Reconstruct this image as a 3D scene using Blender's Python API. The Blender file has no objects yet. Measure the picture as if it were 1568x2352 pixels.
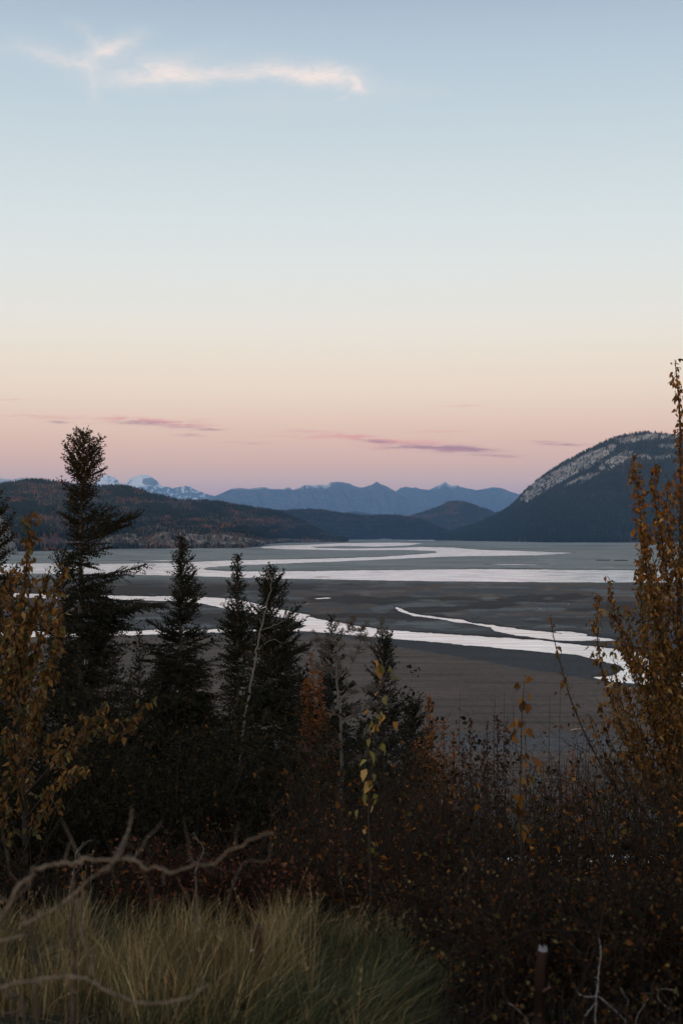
import bpy, math, random
import numpy as np
from mathutils import Vector
PI = math.pi
C = bpy.context.scene.collection
rng = np.random.default_rng(7)
random.seed(7)

# ------------------------------------------------------------------ camera
EYE = 50.0                      # the eye is 50 m above the valley floor (z = 0)
K = 36.0/50.0/2352.0            # tangent per unit of the plan grid the outlines were measured on
HX, HY = 784.0, 1231.0
def at(px, py, D):
    """point at distance D (m, along +Y) seen in direction px, py"""
    return np.array([(px-HX)*K*D, D, EYE+(HY-py)*K*D])
def atv(px, py, D):
    px = np.asarray(px, float); py = np.asarray(py, float); D = np.asarray(D, float)
    px, py, D = np.broadcast_arrays(px, py, D)
    return np.stack([(px-HX)*K*D, D, EYE+(HY-py)*K*D], -1)

cam_d = bpy.data.cameras.new("camera"); cam = bpy.data.objects.new("camera", cam_d); C.objects.link(cam)
cam.location = (0, 0, EYE); cam.rotation_euler = (PI/2, 0, 0)
cam_d.sensor_fit = 'VERTICAL'; cam_d.sensor_height = 36; cam_d.sensor_width = 24; cam_d.lens = 50
cam_d.shift_y = 55/2352
cam_d.clip_start = 0.05; cam_d.clip_end = 300000
cam_d.dof.use_dof = True; cam_d.dof.focus_distance = 40; cam_d.dof.aperture_fstop = 6.3
bpy.context.scene.camera = cam

# ------------------------------------------------------------------ world
def lin(c):
    r = []
    for v in c[:3]:
        v = v/255.0
        r.append(v/12.92 if v <= 0.04045 else ((v+0.055)/1.055)**2.4)
    return tuple(r)+(1.0,)
SUN_EL, SUN_AZ = math.radians(4.0), math.radians(196.0)     # behind the camera, a little to the left
W = bpy.data.worlds.new("World"); bpy.context.scene.world = W; W.use_nodes = True
nt = W.node_tree; nt.nodes.clear()
class NB:
    def __init__(s, t): s.t = t
    def n(s, typ, **kw):
        x = s.t.nodes.new(typ)
        for k, v in kw.items(): setattr(x, k, v)
        return x
    def link(s, a, b): s.t.links.new(a, b)
    def m(s, op, a, b=None, c=None, clamp=False):
        x = s.n('ShaderNodeMath', operation=op); x.use_clamp = clamp
        for i, v in enumerate((a, b, c)):
            if v is None: continue
            if hasattr(v, 'is_linked') or hasattr(v, 'links'): s.link(v, x.inputs[i])
            else: x.inputs[i].default_value = v
        return x.outputs[0]
    def mix(s, f, a, b, typ='MIX'):
        x = s.n('ShaderNodeMix', data_type='RGBA', blend_type=typ)
        for i, v in ((0, f), (6, a), (7, b)):
            if hasattr(v, 'links'): s.link(v, x.inputs[i])
            else: x.inputs[i].default_value = v if i else v
        return x.outputs[2]
    def ramp(s, f, stops, interp='LINEAR'):
        x = s.n('ShaderNodeValToRGB'); x.color_ramp.interpolation = interp
        e = x.color_ramp.elements
        while len(e) < len(stops): e.new(0.5)
        for i, (p, c) in enumerate(stops):
            e[i].position = p; e[i].color = c
        if f is not None: s.link(f, x.inputs[0])
        return x.outputs[0]
    def noise(s, vec, scale, detail=3, rough=0.5, dist=0.0):
        x = s.n('ShaderNodeTexNoise'); x.inputs['Scale'].default_value = scale
        x.inputs['Detail'].default_value = detail; x.inputs['Roughness'].default_value = rough
        x.inputs['Distortion'].default_value = dist
        if vec is not None: s.link(vec, x.inputs['Vector'])
        return x
b = NB(nt)
tc = b.n('ShaderNodeTexCoord'); sep = b.n('ShaderNodeSeparateXYZ'); b.link(tc.outputs['Generated'], sep.inputs[0])
dx, dy, dz = sep.outputs
el = b.m('MAXIMUM', dz, 0.0)
def s_of(y):                       # sine of the elevation of a measured row
    t = (HY-y)*K; return t/math.sqrt(1+t*t)
SKY = [(1231,(150,150,178)),(1150,(160,154,180)),(1105,(182,168,179)),(1070,(199,174,176)),(1020,(213,184,179)),(965,(223,198,187)),(900,(229,213,201)),
       (830,(231,220,208)),(750,(229,226,219)),(620,(222,227,227)),(480,(212,223,227)),(330,(200,214,222)),(180,(187,205,218)),(60,(176,195,211)),(0,(167,186,206))]
stops = [(s_of(y), lin(c)) for y, c in SKY] + [(0.50, lin((205,214,226))), (1.0, lin((205,216,230)))]
ramp = b.ramp(el, stops)
# the evening side of the sky, behind the camera
sky = b.n('ShaderNodeTexSky', sky_type='NISHITA'); sky.sun_disc = False
sky.sun_elevation = SUN_EL; sky.sun_rotation = SUN_AZ; sky.altitude = 500
skyc = b.mix(1.0, sky.outputs[0], (0.15, 0.15, 0.15, 1), 'MULTIPLY')
back = b.m('MULTIPLY_ADD', dy, -1.2, 0.0, clamp=True)
back = b.m('MULTIPLY', back, 0.8)
base = b.mix(back, ramp, skyc)
# clouds: soft elongated patches of the sky, broken up by noise
ymax = b.m('MAXIMUM', dy, 0.05)
U = b.m('DIVIDE', dx, ymax); V = b.m('DIVIDE', dz, ymax)
cmb = b.n('ShaderNodeCombineXYZ'); b.link(U, cmb.inputs[0]); b.link(b.m('MULTIPLY', V, 1.0), cmb.inputs[1])
warp = b.noise(cmb.outputs[0], 26, 8, 0.72)
wsep = b.n('ShaderNodeSeparateXYZ'); b.link(warp.outputs['Color'], wsep.inputs[0])
WU = b.m('ADD', U, b.m('MULTIPLY', b.m('SUBTRACT', wsep.outputs[0], 0.5), 0.036))
WV = b.m('ADD', V, b.m('MULTIPLY', b.m('SUBTRACT', wsep.outputs[1], 0.5), 0.022))
mp = b.n('ShaderNodeMapping'); mp.inputs['Scale'].default_value = (14, 60, 1); mp.inputs['Rotation'].default_value = (0, 0, -0.06)
b.link(cmb.outputs[0], mp.inputs[0]); fib = b.noise(mp.outputs[0], 1.6, 8, 0.7, 0.9)
fibv = b.m('MULTIPLY_ADD', b.m('SUBTRACT', fib.outputs[0], 0.5), 2.2, 0.82, clamp=True)
def patch(px, py, hx, hy, ang, amp, uu=WU, vv=WV, sharp=1.0):
    ca, sa = math.cos(ang), math.sin(ang)
    u0, v0 = (px-HX)*K, (HY-py)*K
    du = b.m('SUBTRACT', uu, u0); dv = b.m('SUBTRACT', vv, v0)
    a = b.m('ADD', b.m('MULTIPLY', du, ca/(hx*K)), b.m('MULTIPLY', dv, sa/(hx*K)))
    c = b.m('ADD', b.m('MULTIPLY', du, -sa/(hy*K)), b.m('MULTIPLY', dv, ca/(hy*K)))
    r2 = b.m('ADD', b.m('MULTIPLY', a, a), b.m('MULTIPLY', c, c))
    e = b.m('POWER', 2.718, b.m('MULTIPLY', r2, -sharp))
    return b.m('MULTIPLY', e, amp)
cir = None
for args in [(735,176,105,22,-0.14,.85),(825,196,24,10,-0.6,0.7),(800,216,30,7,0.5,0.40),(600,172,140,17,0.0,0.55),(690,158,110,30,-0.08,0.30),(372,164,75,30,0.02,0.75),(290,180,90,16,0.05,0.45),
             (235,125,60,26,0.45,0.5),(215,190,18,50,0.35,0.40),(150,140,110,14,-0.18,0.5),(270,98,60,22,0.25,0.45),(480,178,120,18,0.0,0.50),(205,82,60,14,-0.6,0.35),(930,208,80,22,0.1,0.16),(1010,212,30,6,0,0.14),(650,238,150,26,0,0.18),(100,118,120,34,-0.2,0.22),(420,130,120,26,.1,.22)]:
    p = patch(*args); cir = p if cir is None else b.m('ADD', cir, p)
mp4 = b.n('ShaderNodeMapping'); mp4.inputs['Scale'].default_value = (40, 130, 1); mp4.inputs['Rotation'].default_value = (0, 0, 0.25); b.link(cmb.outputs[0], mp4.inputs[0])
fib2 = b.noise(mp4.outputs[0], 1.5, 9, 0.75, 1.6)
fibv = b.m('MULTIPLY', fibv, b.m('MULTIPLY_ADD', b.m('SUBTRACT', fib2.outputs[0], 0.5), 2.4, 0.95, clamp=True))
cir = b.m('MULTIPLY', b.m('MULTIPLY', b.m('POWER', cir, 1.15), b.m('MULTIPLY_ADD', fibv, .85, .12)), 0.95, clamp=True)
mp2 = b.n('ShaderNodeMapping'); mp2.inputs['Scale'].default_value = (30, 210, 1); b.link(cmb.outputs[0], mp2.inputs[0])
fl = b.noise(mp2.outputs[0], 1.7, 6, 0.62, 0.4)
flk = b.m('MULTIPLY_ADD', b.m('SUBTRACT', fl.outputs[0], 0.47), 8.0, 0.5, clamp=True)
w2 = b.m('ADD', V, b.m('MULTIPLY', b.m('SUBTRACT', wsep.outputs[1], 0.5), 0.006))
pk = vl = None
for args in [(330,966,100,6,-0.05,1.0),(440,975,60,5,-0.08,1.0),(120,958,60,4,0,0.6),(455,962,30,3,0,0.6),(790,1001,75,6,-0.07,1.0),(880,1012,70,6,-0.1,0.9),(940,1022,90,8,0,0.7),(1010,990,60,2.5,0,0.6),(20,918,35,2,0,0.6),(620,1000,90,3,0,0.35),(1060,932,60,2,0,0.45),(280,962,40,3,-.1,.9),(390,970,50,4,-.05,.9),(720,1004,40,4,0,.7),(850,1006,50,5,-.12,1.0),(700,990,60,2.5,0,.5),(980,1014,50,4,-.1,.8),(60,955,50,2.5,0,.6),(220,972,50,3,0,.5)]:
    p = patch(*args, U, w2); pk = p if pk is None else b.m('ADD', pk, p)
for args in [(355,972,60,4,0,0.7),(435,1000,28,3,0,0.9),(420,980,40,3,0,0.6),(1035,1030,62,7,-0.05,1.15),(950,1026,50,5,0,0.7),(1130,1046,50,3,0,0.6),(1290,1020,50,2.4,0,0.9),(1250,1014,45,2,0,0.5),(135,968,22,2.5,0,0.7),(560,1018,50,2,0,0.4),(300,969,35,3,0,.8),(480,986,30,2.5,0,.8),(870,1014,40,4,-.1,.8),(1090,1034,45,4,0,1.0),(905,1028,40,3,0,.7),(1180,1050,30,2,0,.5)]:
    p = patch(*args, U, w2); vl = p if vl is None else b.m('ADD', vl, p)
col = b.mix(cir, base, lin((238,227,224)))
col = b.mix(b.m('MULTIPLY', b.m('MULTIPLY', pk, flk), 0.80, clamp=True), col, lin((214,164,168)))
col = b.mix(b.m('MULTIPLY', b.m('MULTIPLY', vl, b.m('MULTIPLY_ADD', flk, 0.7, 0.3)), 1.1, clamp=True), col, lin((166,138,158)))
# the sky as it is above the air near the ground: what that air takes away from it and adds to it is undone here
AIR = 1.5e-5
path = b.m('MINIMUM', b.m('DIVIDE', 3270.0, b.m('MAXIMUM', V, 0.001)), 150000.0)
T = b.m('POWER', 2.718282, b.m('MULTIPLY', path, -AIR))
hz = b.n('ShaderNodeVectorMath', operation='SCALE'); hz.inputs[0].default_value = (0.12, 0.225, 0.39); b.link(b.m('SUBTRACT', 1.0, T), hz.inputs['Scale'])
sb = b.n('ShaderNodeVectorMath', operation='SUBTRACT'); b.link(col, sb.inputs[0]); b.link(hz.outputs[0], sb.inputs[1])
dv = b.n('ShaderNodeVectorMath', operation='SCALE'); b.link(sb.outputs[0], dv.inputs[0]); b.link(b.m('DIVIDE', 1.0, T), dv.inputs['Scale'])
mxv = b.n('ShaderNodeVectorMath', operation='MAXIMUM'); b.link(dv.outputs[0], mxv.inputs[0]); mxv.inputs[1].default_value = (0.02, 0.02, 0.02)
col = mxv.outputs[0]
bg = b.n('ShaderNodeBackground'); b.link(col, bg.inputs[0]); bg.inputs[1].default_value = 1.0
out = b.n('ShaderNodeOutputWorld'); b.link(bg.outputs[0], out.inputs[0])

# ------------------------------------------------------------------ sun (last light, very soft) and exposure
sd = bpy.data.lights.new("sun", 'SUN'); sd.energy = 1.5; sd.angle = math.radians(60); sd.color = (1.0, 0.86, 0.76)
so = bpy.data.objects.new("sun", sd); C.objects.link(so)
sdir = Vector((math.sin(SUN_AZ)*math.cos(math.radians(16)), math.cos(SUN_AZ)*math.cos(math.radians(16)), math.sin(math.radians(16))))
so.rotation_euler = (-sdir).to_track_quat('-Z', 'Y').to_euler()
sc = bpy.context.scene
sc.view_settings.view_transform = 'Standard'; sc.view_settings.look = 'None'
sc.view_settings.exposure = 0.0; sc.view_settings.gamma = 1.0; sc.view_settings.use_curve_mapping = False
sc.render.engine = 'CYCLES'
cy = sc.cycles; cy.max_bounces = 6; cy.diffuse_bounces = 4; cy.glossy_bounces = 2; cy.transmission_bounces = 2
cy.volume_bounces = 0; cy.transparent_max_bounces = 4; cy.use_adaptive_sampling = True; cy.adaptive_threshold = 0.01
cy.use_denoising = True; cy.caustics_reflective = False; cy.caustics_refractive = False

# ------------------------------------------------------------------ helpers
def hash2(ix, iy, seed):
    h = (ix.astype(np.int64)*374761393 + iy.astype(np.int64)*668265263 + seed*1274126177) & 0xffffffff
    h = ((h ^ (h >> 13))*1274126177) & 0xffffffff
    h = ((h ^ (h >> 16))*2246822519) & 0xffffffff
    return ((h ^ (h >> 15)) & 0xffffff)/float(0xffffff)
def vnoise(x, y, seed=0):
    x = np.asarray(x, float); y = np.asarray(y, float)
    ix = np.floor(x); iy = np.floor(y); fx = x-ix; fy = y-iy
    fx = fx*fx*(3-2*fx); fy = fy*fy*(3-2*fy)
    a = hash2(ix, iy, seed); c = hash2(ix+1, iy, seed); d = hash2(ix, iy+1, seed); e = hash2(ix+1, iy+1, seed)
    return (a*(1-fx)+c*fx)*(1-fy)+(d*(1-fx)+e*fx)*fy
def fbm(x, y, seed=0, oct=5, gain=0.5):
    s = 0; a = 1; t = 0
    for i in range(oct):
        s = s+a*vnoise(x*2**i, y*2**i, seed+i*17); t += a; a *= gain
    return s/t
def ridged(x, y, seed=0, oct=5, gain=0.5):
    s = 0; a = 1; t = 0
    for i in range(oct):
        s = s+a*(1-abs(2*vnoise(x*2**i, y*2**i, seed+i*17)-1)); t += a; a *= gain
    return s/t
def interp(v, pts, j=1):
    p = np.array(pts, float); return np.interp(v, p[:, 0], p[:, j])
def sstep(a, c, x):
    t = np.clip((x-a)/(c-a), 0, 1); return t*t*(3-2*t)
def poly_sd(px, py, poly):
    """signed distance to a polygon, negative inside"""
    P = np.array(poly, float); d = np.full(px.shape, 1e9); inside = np.zeros(px.shape, bool)
    for i in range(len(P)):
        a = P[i]; c = P[(i+1) % len(P)]
        e = c-a; wx = px-a[0]; wy = py-a[1]
        t = np.clip((wx*e[0]+wy*e[1])/(e@e+1e-9), 0, 1)
        d = np.minimum(d, (wx-t*e[0])**2+(wy-t*e[1])**2)
        cond = ((a[1] > py) != (c[1] > py))
        with np.errstate(divide='ignore', invalid='ignore'):
            xx = (c[0]-a[0])*(py-a[1])/(c[1]-a[1]+1e-12)+a[0]
        inside ^= cond & (px < xx)
    d = np.sqrt(d); return np.where(inside, -d, d)

class MB:
    """collects vertices, faces and a colour per vertex; build() links ONE mesh object"""
    def __init__(s): s.v = []; s.f = {3: [], 4: []}; s.c = []; s.n = 0
    def add(s, v, f, c=(0.5, 0.5, 0.5)):
        v = np.asarray(v, float).reshape(-1, 3); f = np.asarray(f)
        c = np.asarray(c, float)
        if c.ndim == 1: c = np.broadcast_to(c, (len(v), 3))
        s.v.append(v); s.f[f.shape[1]].append(f+s.n); s.c.append(c); s.n += len(v)
    def build(s, name, mat, parent=None, smooth=False, origin=None):
        me = bpy.data.meshes.new(name)
        v = np.concatenate(s.v) if s.v else np.zeros((0, 3))
        o0 = np.zeros(3) if origin is None else np.asarray(origin, float)
        v = v-o0
        c = np.concatenate(s.c) if s.c else np.zeros((0, 3))
        f3 = np.concatenate(s.f[3]) if s.f[3] else np.zeros((0, 3), int)
        f4 = np.concatenate(s.f[4]) if s.f[4] else np.zeros((0, 4), int)
        me.vertices.add(len(v)); me.vertices.foreach_set('co', v.astype(np.float32).ravel())
        nl = f3.size+f4.size; npoly = len(f3)+len(f4)
        me.loops.add(nl); me.loops.foreach_set('vertex_index', np.concatenate([f3.ravel(), f4.ravel()]).astype(np.int32))
        me.polygons.add(npoly)
        st = np.concatenate([np.arange(len(f3))*3, len(f3)*3+np.arange(len(f4))*4]).astype(np.int32)
        me.polygons.foreach_set('loop_start', st)
        if smooth: me.polygons.foreach_set('use_smooth', np.ones(npoly, bool))
        me.update(calc_edges=True)
        a = me.color_attributes.new('Col', 'FLOAT_COLOR', 'POINT')
        a.data.foreach_set('color', np.concatenate([c, np.ones((len(c), 1))], 1).astype(np.float32).ravel())
        me.materials.append(mat)
        o = bpy.data.objects.new(name, me); C.objects.link(o)
        if parent is not None: o.parent = parent
        elif origin is not None: o.location = o0
        return o
def grid_faces(nr, nc):
    i = np.arange(nr-1)[:, None]*nc+np.arange(nc-1)[None, :]
    return np.stack([i, i+1, i+nc+1, i+nc], -1).reshape(-1, 4)
def tag(o, label=None, cat=None, group=None, kind=None):
    if label: o['label'] = label
    if cat: o['category'] = cat
    if group: o['group'] = group
    if kind: o['kind'] = kind
    return o
def thing(name, loc, label, cat, group=None):
    o = bpy.data.objects.new(name, None); C.objects.link(o); o.location = loc; o.empty_display_size = 0.2
    return tag(o, label, cat, group)
def norm(v): return v/np.maximum(np.linalg.norm(v, axis=-1, keepdims=True), 1e-9)

def tube(mb, pts, rad, sides=5, col=(0.3, 0.3, 0.3), cap=True):
    P = np.asarray(pts, float); n = len(P); R = np.broadcast_to(np.asarray(rad, float), (n,))
    T = norm(np.gradient(P, axis=0))
    ref = np.array([0.13, 0.97, 0.21]) if abs(T[0][1]) < 0.9 else np.array([1.0, 0.1, 0])
    A = norm(np.cross(T, ref)); B = np.cross(T, A)
    th = np.arange(sides)*2*PI/sides
    V = P[:, None]+R[:, None, None]*(A[:, None]*np.cos(th)[None, :, None]+B[:, None]*np.sin(th)[None, :, None])
    i = np.arange(n-1)[:, None]*sides; j = np.arange(sides)[None]; j2 = (j+1) % sides
    F = np.stack([i+j, i+j2, i+sides+j2, i+sides+j], -1).reshape(-1, 4)
    c = np.asarray(col, float)
    cc = c if c.ndim == 1 else np.repeat(c, sides, 0)
    V = V.reshape(-1, 3)
    mb.add(V, F, cc)
    if cap and sides >= 3:
        if sides == 4: mb.f[4].append(np.array([[0, 1, 2, 3]])+mb.n-sides)
        else: mb.f[3].append(np.array([[0, k, k+1] for k in range(1, sides-1)])+mb.n-sides)
def smoothpath(pts, n, seed=None, jit=0.0):
    """Catmull-Rom through pts (rows may carry a radius as 4th value)"""
    P = np.asarray(pts, float); m = len(P)
    Q = np.vstack([2*P[0]-P[1], P, 2*P[-1]-P[-2]])
    t = np.linspace(0, m-1-1e-6, n); k = t.astype(int); u = (t-k)[:, None]
    p0, p1, p2, p3 = Q[k], Q[k+1], Q[k+2], Q[k+3]
    R = 0.5*((2*p1)+(-p0+p2)*u+(2*p0-5*p1+4*p2-p3)*u*u+(-p0+3*p1-3*p2+p3)*u**3)
    if jit: R[:, :3] += rng.normal(0, jit, (n, 3))
    return R
def tris(mb, base, d, side, L, Wd, col):
    """many slim triangles: base point, direction, width direction"""
    v = np.stack([base-side*Wd[:, None]*0.5, base+side*Wd[:, None]*0.5, base+d*L[:, None]], 1)
    n = len(base)
    mb.add(v.reshape(-1, 3), np.arange(n*3).reshape(-1, 3), np.repeat(col, 3, 0))
def leaves(mb, P, axis, nrm, L, Wd, col, fold=0.25, bend=0.2):
    axis = norm(axis); s = norm(np.cross(axis, nrm)); n = norm(np.cross(s, axis))
    L = L[:, None]; Wd = Wd[:, None]
    def pt(t, w, lift): return P+axis*L*t+s*Wd*w*0.5+n*(Wd*lift-L*bend*t*t)
    vs = [pt(0, 0, 0), pt(.30, -1, fold), pt(.30, 0, 0), pt(.30, 1, fold), pt(.66, -.66, fold*.7), pt(.66, 0, 0), pt(.66, .66, fold*.7), pt(1, 0, 0)]
    N = len(P); V = np.stack(vs, 1).reshape(-1, 3); o = (np.arange(N)*8)[:, None]
    c8 = np.repeat(col, 8, 0)
    t = np.concatenate([o+np.array([[0, 1, 2]]), o+np.array([[0, 2, 3]]), o+np.array([[4, 7, 5]]), o+np.array([[5, 7, 6]])])
    q = np.concatenate([o+np.array([[1, 4, 5, 2]]), o+np.array([[2, 5, 6, 3]])])
    n0 = mb.n; mb.add(V, t, c8); mb.f[4].append(q+n0)
def rand_unit(n):
    v = rng.normal(size=(n, 3)); return norm(v)
def palette(n, cols, w=None, jit=0.18):
    cols = np.array(cols, float); i = rng.choice(len(cols), n, p=w)
    return np.clip(cols[i]*(1+rng.normal(0, jit, (n, 1)))*(1+rng.normal(0, .06, (n, 3))), 0.002, 0.9)

# ------------------------------------------------------------------ materials
def new_mat(name):
    m = bpy.data.materials.new(name); m.use_nodes = True; t = m.node_tree; t.nodes.clear()
    bb = NB(t); o = bb.n('ShaderNodeOutputMaterial'); return m, bb, o
def attr_mat(name, rough=0.85, trans=0.0, nscale=None, namt=0.3, spec=0.2, bump=0.0, objcoord=True):
    m, bb, o = new_mat(name)
    a = bb.n('ShaderNodeAttribute', attribute_name='Col'); c = a.outputs['Color']
    p = bb.n('ShaderNodeBsdfPrincipled'); p.inputs['Roughness'].default_value = rough
    p.inputs['Specular IOR Level'].default_value = spec
    if nscale:
        t = bb.n('ShaderNodeTexCoord'); nz = bb.noise(t.outputs['Object'], nscale, 5, 0.6)
        f = bb.m('MULTIPLY_ADD', nz.outputs[0], 2*namt, 1-namt)
        hs = bb.n('ShaderNodeVectorMath', operation='SCALE'); bb.link(c, hs.inputs[0]); bb.link(f, hs.inputs['Scale']); c = hs.outputs[0]
        if bump:
            bp = bb.n('ShaderNodeBump'); bp.inputs['Strength'].default_value = 1.0; bp.inputs['Distance'].default_value = bump
            bb.link(nz.outputs[0], bp.inputs['Height']); bb.link(bp.outputs[0], p.inputs['Normal'])
    bb.link(c, p.inputs['Base Color'])
    if trans:
        tr = bb.n('ShaderNodeBsdfTranslucent'); bb.link(c, tr.inputs[0])
        mx = bb.n('ShaderNodeMixShader'); mx.inputs[0].default_value = trans
        bb.link(p.outputs[0], mx.inputs[1]); bb.link(tr.outputs[0], mx.inputs[2]); bb.link(mx.outputs[0], o.inputs[0])
    else: bb.link(p.outputs[0], o.inputs[0])
    return m
M = {
 'needle': attr_mat('spruce_needles', 0.85, 0.0, spec=0.08),
 'bark': attr_mat('bark', 0.95, 0, 9.0, 0.45, bump=0.004, spec=0.05),
 'pale_bark': attr_mat('pale_bark', 0.85, 0, 14.0, 0.5, bump=0.003),
 'leaf': attr_mat('autumn_leaf', 0.6, 0.35, 60.0, 0.3, spec=0.25),
 'dull_leaf': attr_mat('withered_leaf', 0.95, 0.25, 60.0, 0.3, spec=0.03),
 'grass': attr_mat('grass_blade', 0.7, 0.3, spec=0.2),
 'far_tree': attr_mat('far_conifer', 0.95, 0, spec=0.0),
 'hill': attr_mat('hillside', 0.97, 0, 0.02, 0.35, spec=0.0),
 'rocky': attr_mat('far_rock', 0.95, 0, 0.004, 0.3, spec=0.0),
 'soil': attr_mat('dark_soil', 0.95, 0, 3.0, 0.5, spec=0.1, bump=0.03),
 'wood': attr_mat('weathered_wood', 0.85, 0, 25.0, 0.5, bump=0.002),
}
# gravel of the braided plain
m, bb, o = new_mat('gravel'); M['gravel'] = m
a = bb.n('ShaderNodeAttribute', attribute_name='Col'); t = bb.n('ShaderNodeTexCoord')
n1 = bb.noise(t.outputs['Object'], 0.45, 6, 0.75); n2 = bb.noise(t.outputs['Object'], 0.035, 6, 0.65)
mpg = bb.n('ShaderNodeMapping'); mpg.inputs['Scale'].default_value = (0.012, 0.045, 1); mpg.inputs['Rotation'].default_value = (0, 0, -0.12)
bb.link(t.outputs['Object'], mpg.inputs[0]); n3 = bb.noise(mpg.outputs[0], 1.0, 7, 0.62, 0.6)
f = bb.m('MULTIPLY', bb.m('MULTIPLY_ADD', n1.outputs[0], 2.4, -0.2), bb.m('MULTIPLY_ADD', n2.outputs[0], 0.7, 0.65))
f = bb.m('MULTIPLY', f, bb.m('MULTIPLY_ADD', n3.outputs[0], 0.8, 0.6))
hs = bb.n('ShaderNodeVectorMath', operation='SCALE'); bb.link(a.outputs['Color'], hs.inputs[0]); bb.link(f, hs.inputs['Scale'])
p = bb.n('ShaderNodeBsdfPrincipled'); p.inputs['Roughness'].default_value = 0.95; p.inputs['Specular IOR Level'].default_value = 0.1
bb.link(hs.outputs[0], p.inputs['Base Color'])
bb.link(p.outputs[0], o.inputs[0])
# silty glacial water
m, bb, o = new_mat('river_water'); M['water'] = m
t = bb.n('ShaderNodeTexCoord')
mpw = bb.n('ShaderNodeMapping'); mpw.inputs['Scale'].default_value = (0.02, 0.10, 1); mpw.inputs['Rotation'].default_value = (0, 0, -0.1); bb.link(t.outputs['Object'], mpw.inputs[0])
nz = bb.noise(mpw.outputs[0], 1.0, 8, 0.7, 0.5)
p = bb.n('ShaderNodeBsdfPrincipled'); p.inputs['IOR'].default_value = 1.36
bb.link(bb.ramp(nz.outputs[0], [(0.35, (0.68, 0.69, 0.71, 1)), (0.60, (0.96, 0.94, 0.92, 1))]), p.inputs['Base Color'])
bb.link(bb.m('MULTIPLY_ADD', nz.outputs[0], 0.5, -0.10, clamp=True), p.inputs['Roughness'])
bp = bb.n('ShaderNodeBump'); bp.inputs['Strength'].default_value = 1.0; bp.inputs['Distance'].default_value = 0.08
bb.link(nz.outputs[0], bp.inputs['Height']); bb.link(bp.outputs[0], p.inputs['Normal']); bb.link(p.outputs[0], o.inputs[0])

# ------------------------------------------------------------------ valley floor and river
def c4(L): return [(784+x*.5, 1254.4+y*.5) for x, y in L]
W1 = [(-300,1297),(80,1294),(260,1295),(390,1293),(500,1288),(784,1282),(884,1278.5),(960,1273),(1003,1269.5),(1000,1266),(949,1263.5),(784,1263.5),(650,1261.5),(605,1259),(595,1256),(640,1253),(700,1251.5),(784,1247.5),(900,1246),(975,1247.5),(934,1253),(864,1255.5),(784,1254),(715,1256),(730,1258.5),(784,1260),(884,1259),(969,1256),(1044,1258),(1104,1263),(1200,1265.5),(1320,1270),(1234,1275.5),(1084,1277),(1000,1279.5),(934,1282.5),(784,1289.5),(550,1298),(480,1303),(465,1306.5),(475,1309.5),(525,1312),(625,1313),(784,1310.5),(1084,1307),(1334,1309),(1469,1310),(1568,1313),(1900,1318),(1900,1345),(1568,1338.5),(1234,1337),(934,1334),(784,1331),(550,1327),(450,1323),(300,1320),(80,1317),(-300,1325)]
W2 = [(-300,1360),(0,1362),(285,1368),(350,1370),(400,1369),(465,1372),(530,1374),(575,1384),(675,1406),(712,1412),(703,1416),(784,1431),(834,1440),(884,1447),(1034,1457),(1234,1470),(1334,1482),(1429,1492),(1568,1514),(1900,1565),(1900,1606),(1568,1580),(1484,1574),(1399,1565),(1359,1557),(1404,1551),(1434,1537),(1425,1530),(1380,1518),(1324,1504),(1184,1492),(984,1474),(899,1467),(784,1456),(700,1450),(517,1452),(480,1453),(305,1459),(160,1462),(-300,1470),(-300,1452),(160,1449),(305,1449),(355,1447),(480,1446),(517,1446),(640,1445),(692,1443),(703,1438),(670,1420),(600,1412),(530,1401),(500,1394),(465,1386),(400,1381),(285,1377),(0,1372),(-300,1372)]
W3 = c4([(235,275),(258,280),(290,295),(340,312),(470,328),(560,338),(600,352),(690,360),(740,370),(860,384),(960,396),(1120,412),(1280,432),(1240,436),(1150,436),(1020,436),(900,424),(800,412),(700,390),(680,375),(600,358),(540,353),(450,336),(330,322),(262,300)])
W4 = [(940,1972),(1100,1966),(1568,1962),(1900,1960),(1900,1986),(1100,1983)]
W5 = [(720,1373.8),(740,1372.8),(762,1373.8),(752,1375),(728,1375.4)]
W8 = [(640,1328.5+8),(700,1337),(752,1338.2),(700,1338.4)]
W9 = [(1110,1296.5),(1180,1295.6),(1260,1296.6),(1180,1297.3)]
W10 = [(1180,1393),(1250,1399),(1330,1403),(1420,1404.5),(1330,1406),(1240,1402)]
W11 = [(300,1288),(380,1286.6),(430,1287.4),(370,1288.4)]
W6 = c4([(985,391),(1060,394),(1125,404),(1120,411),(1040,405),(980,398)])
W7 = [(930,1240.2),(1010,1239.8),(1010,1241.6),(940,1242)]
tt = np.linspace(0, 1, 620)
ys = np.unique(np.concatenate([np.array([1232.1,1232.5,1233,1234,1235,1236,1237,1238]), np.arange(1238.5,1345,0.55), np.arange(1345,1600,1.1), np.arange(1600,2000,2.5), np.arange(2000,2360,12)]))
xs = np.unique(np.concatenate([np.arange(-3200,-300,90), np.arange(-300,1900,2.6), np.arange(1900,4800,90)]))
PX, PY = np.meshgrid(xs, ys)
sdw = np.full(PX.shape, 1e9)
wob = (fbm(PX/26, PY/3.5, 5, 5, .55)-.5)*2
wob2 = (fbm(PX/8, PY/2.5, 6, 4, .6)-.5)*2
amp = np.interp(PY, [1240, 1290, 1400, 1560], [0.6, 1.6, 3.8, 5.0])
for w in (W1, W2, W3, W4, W5, W6, W7, W9, W11):
    sdw = np.minimum(sdw, poly_sd(PX+wob2*amp*1.5, PY+(wob+wob2*.5)*amp*.5, w)+(.8 if w is W3 else 0))
D = EYE/((PY-HY)*K)
X = (PX-HX)*K*D
hmax = np.clip(D*K*1.3, 0.35, 2.4)
fl_n = fbm(X/260, D/420, 11, 5)
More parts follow.
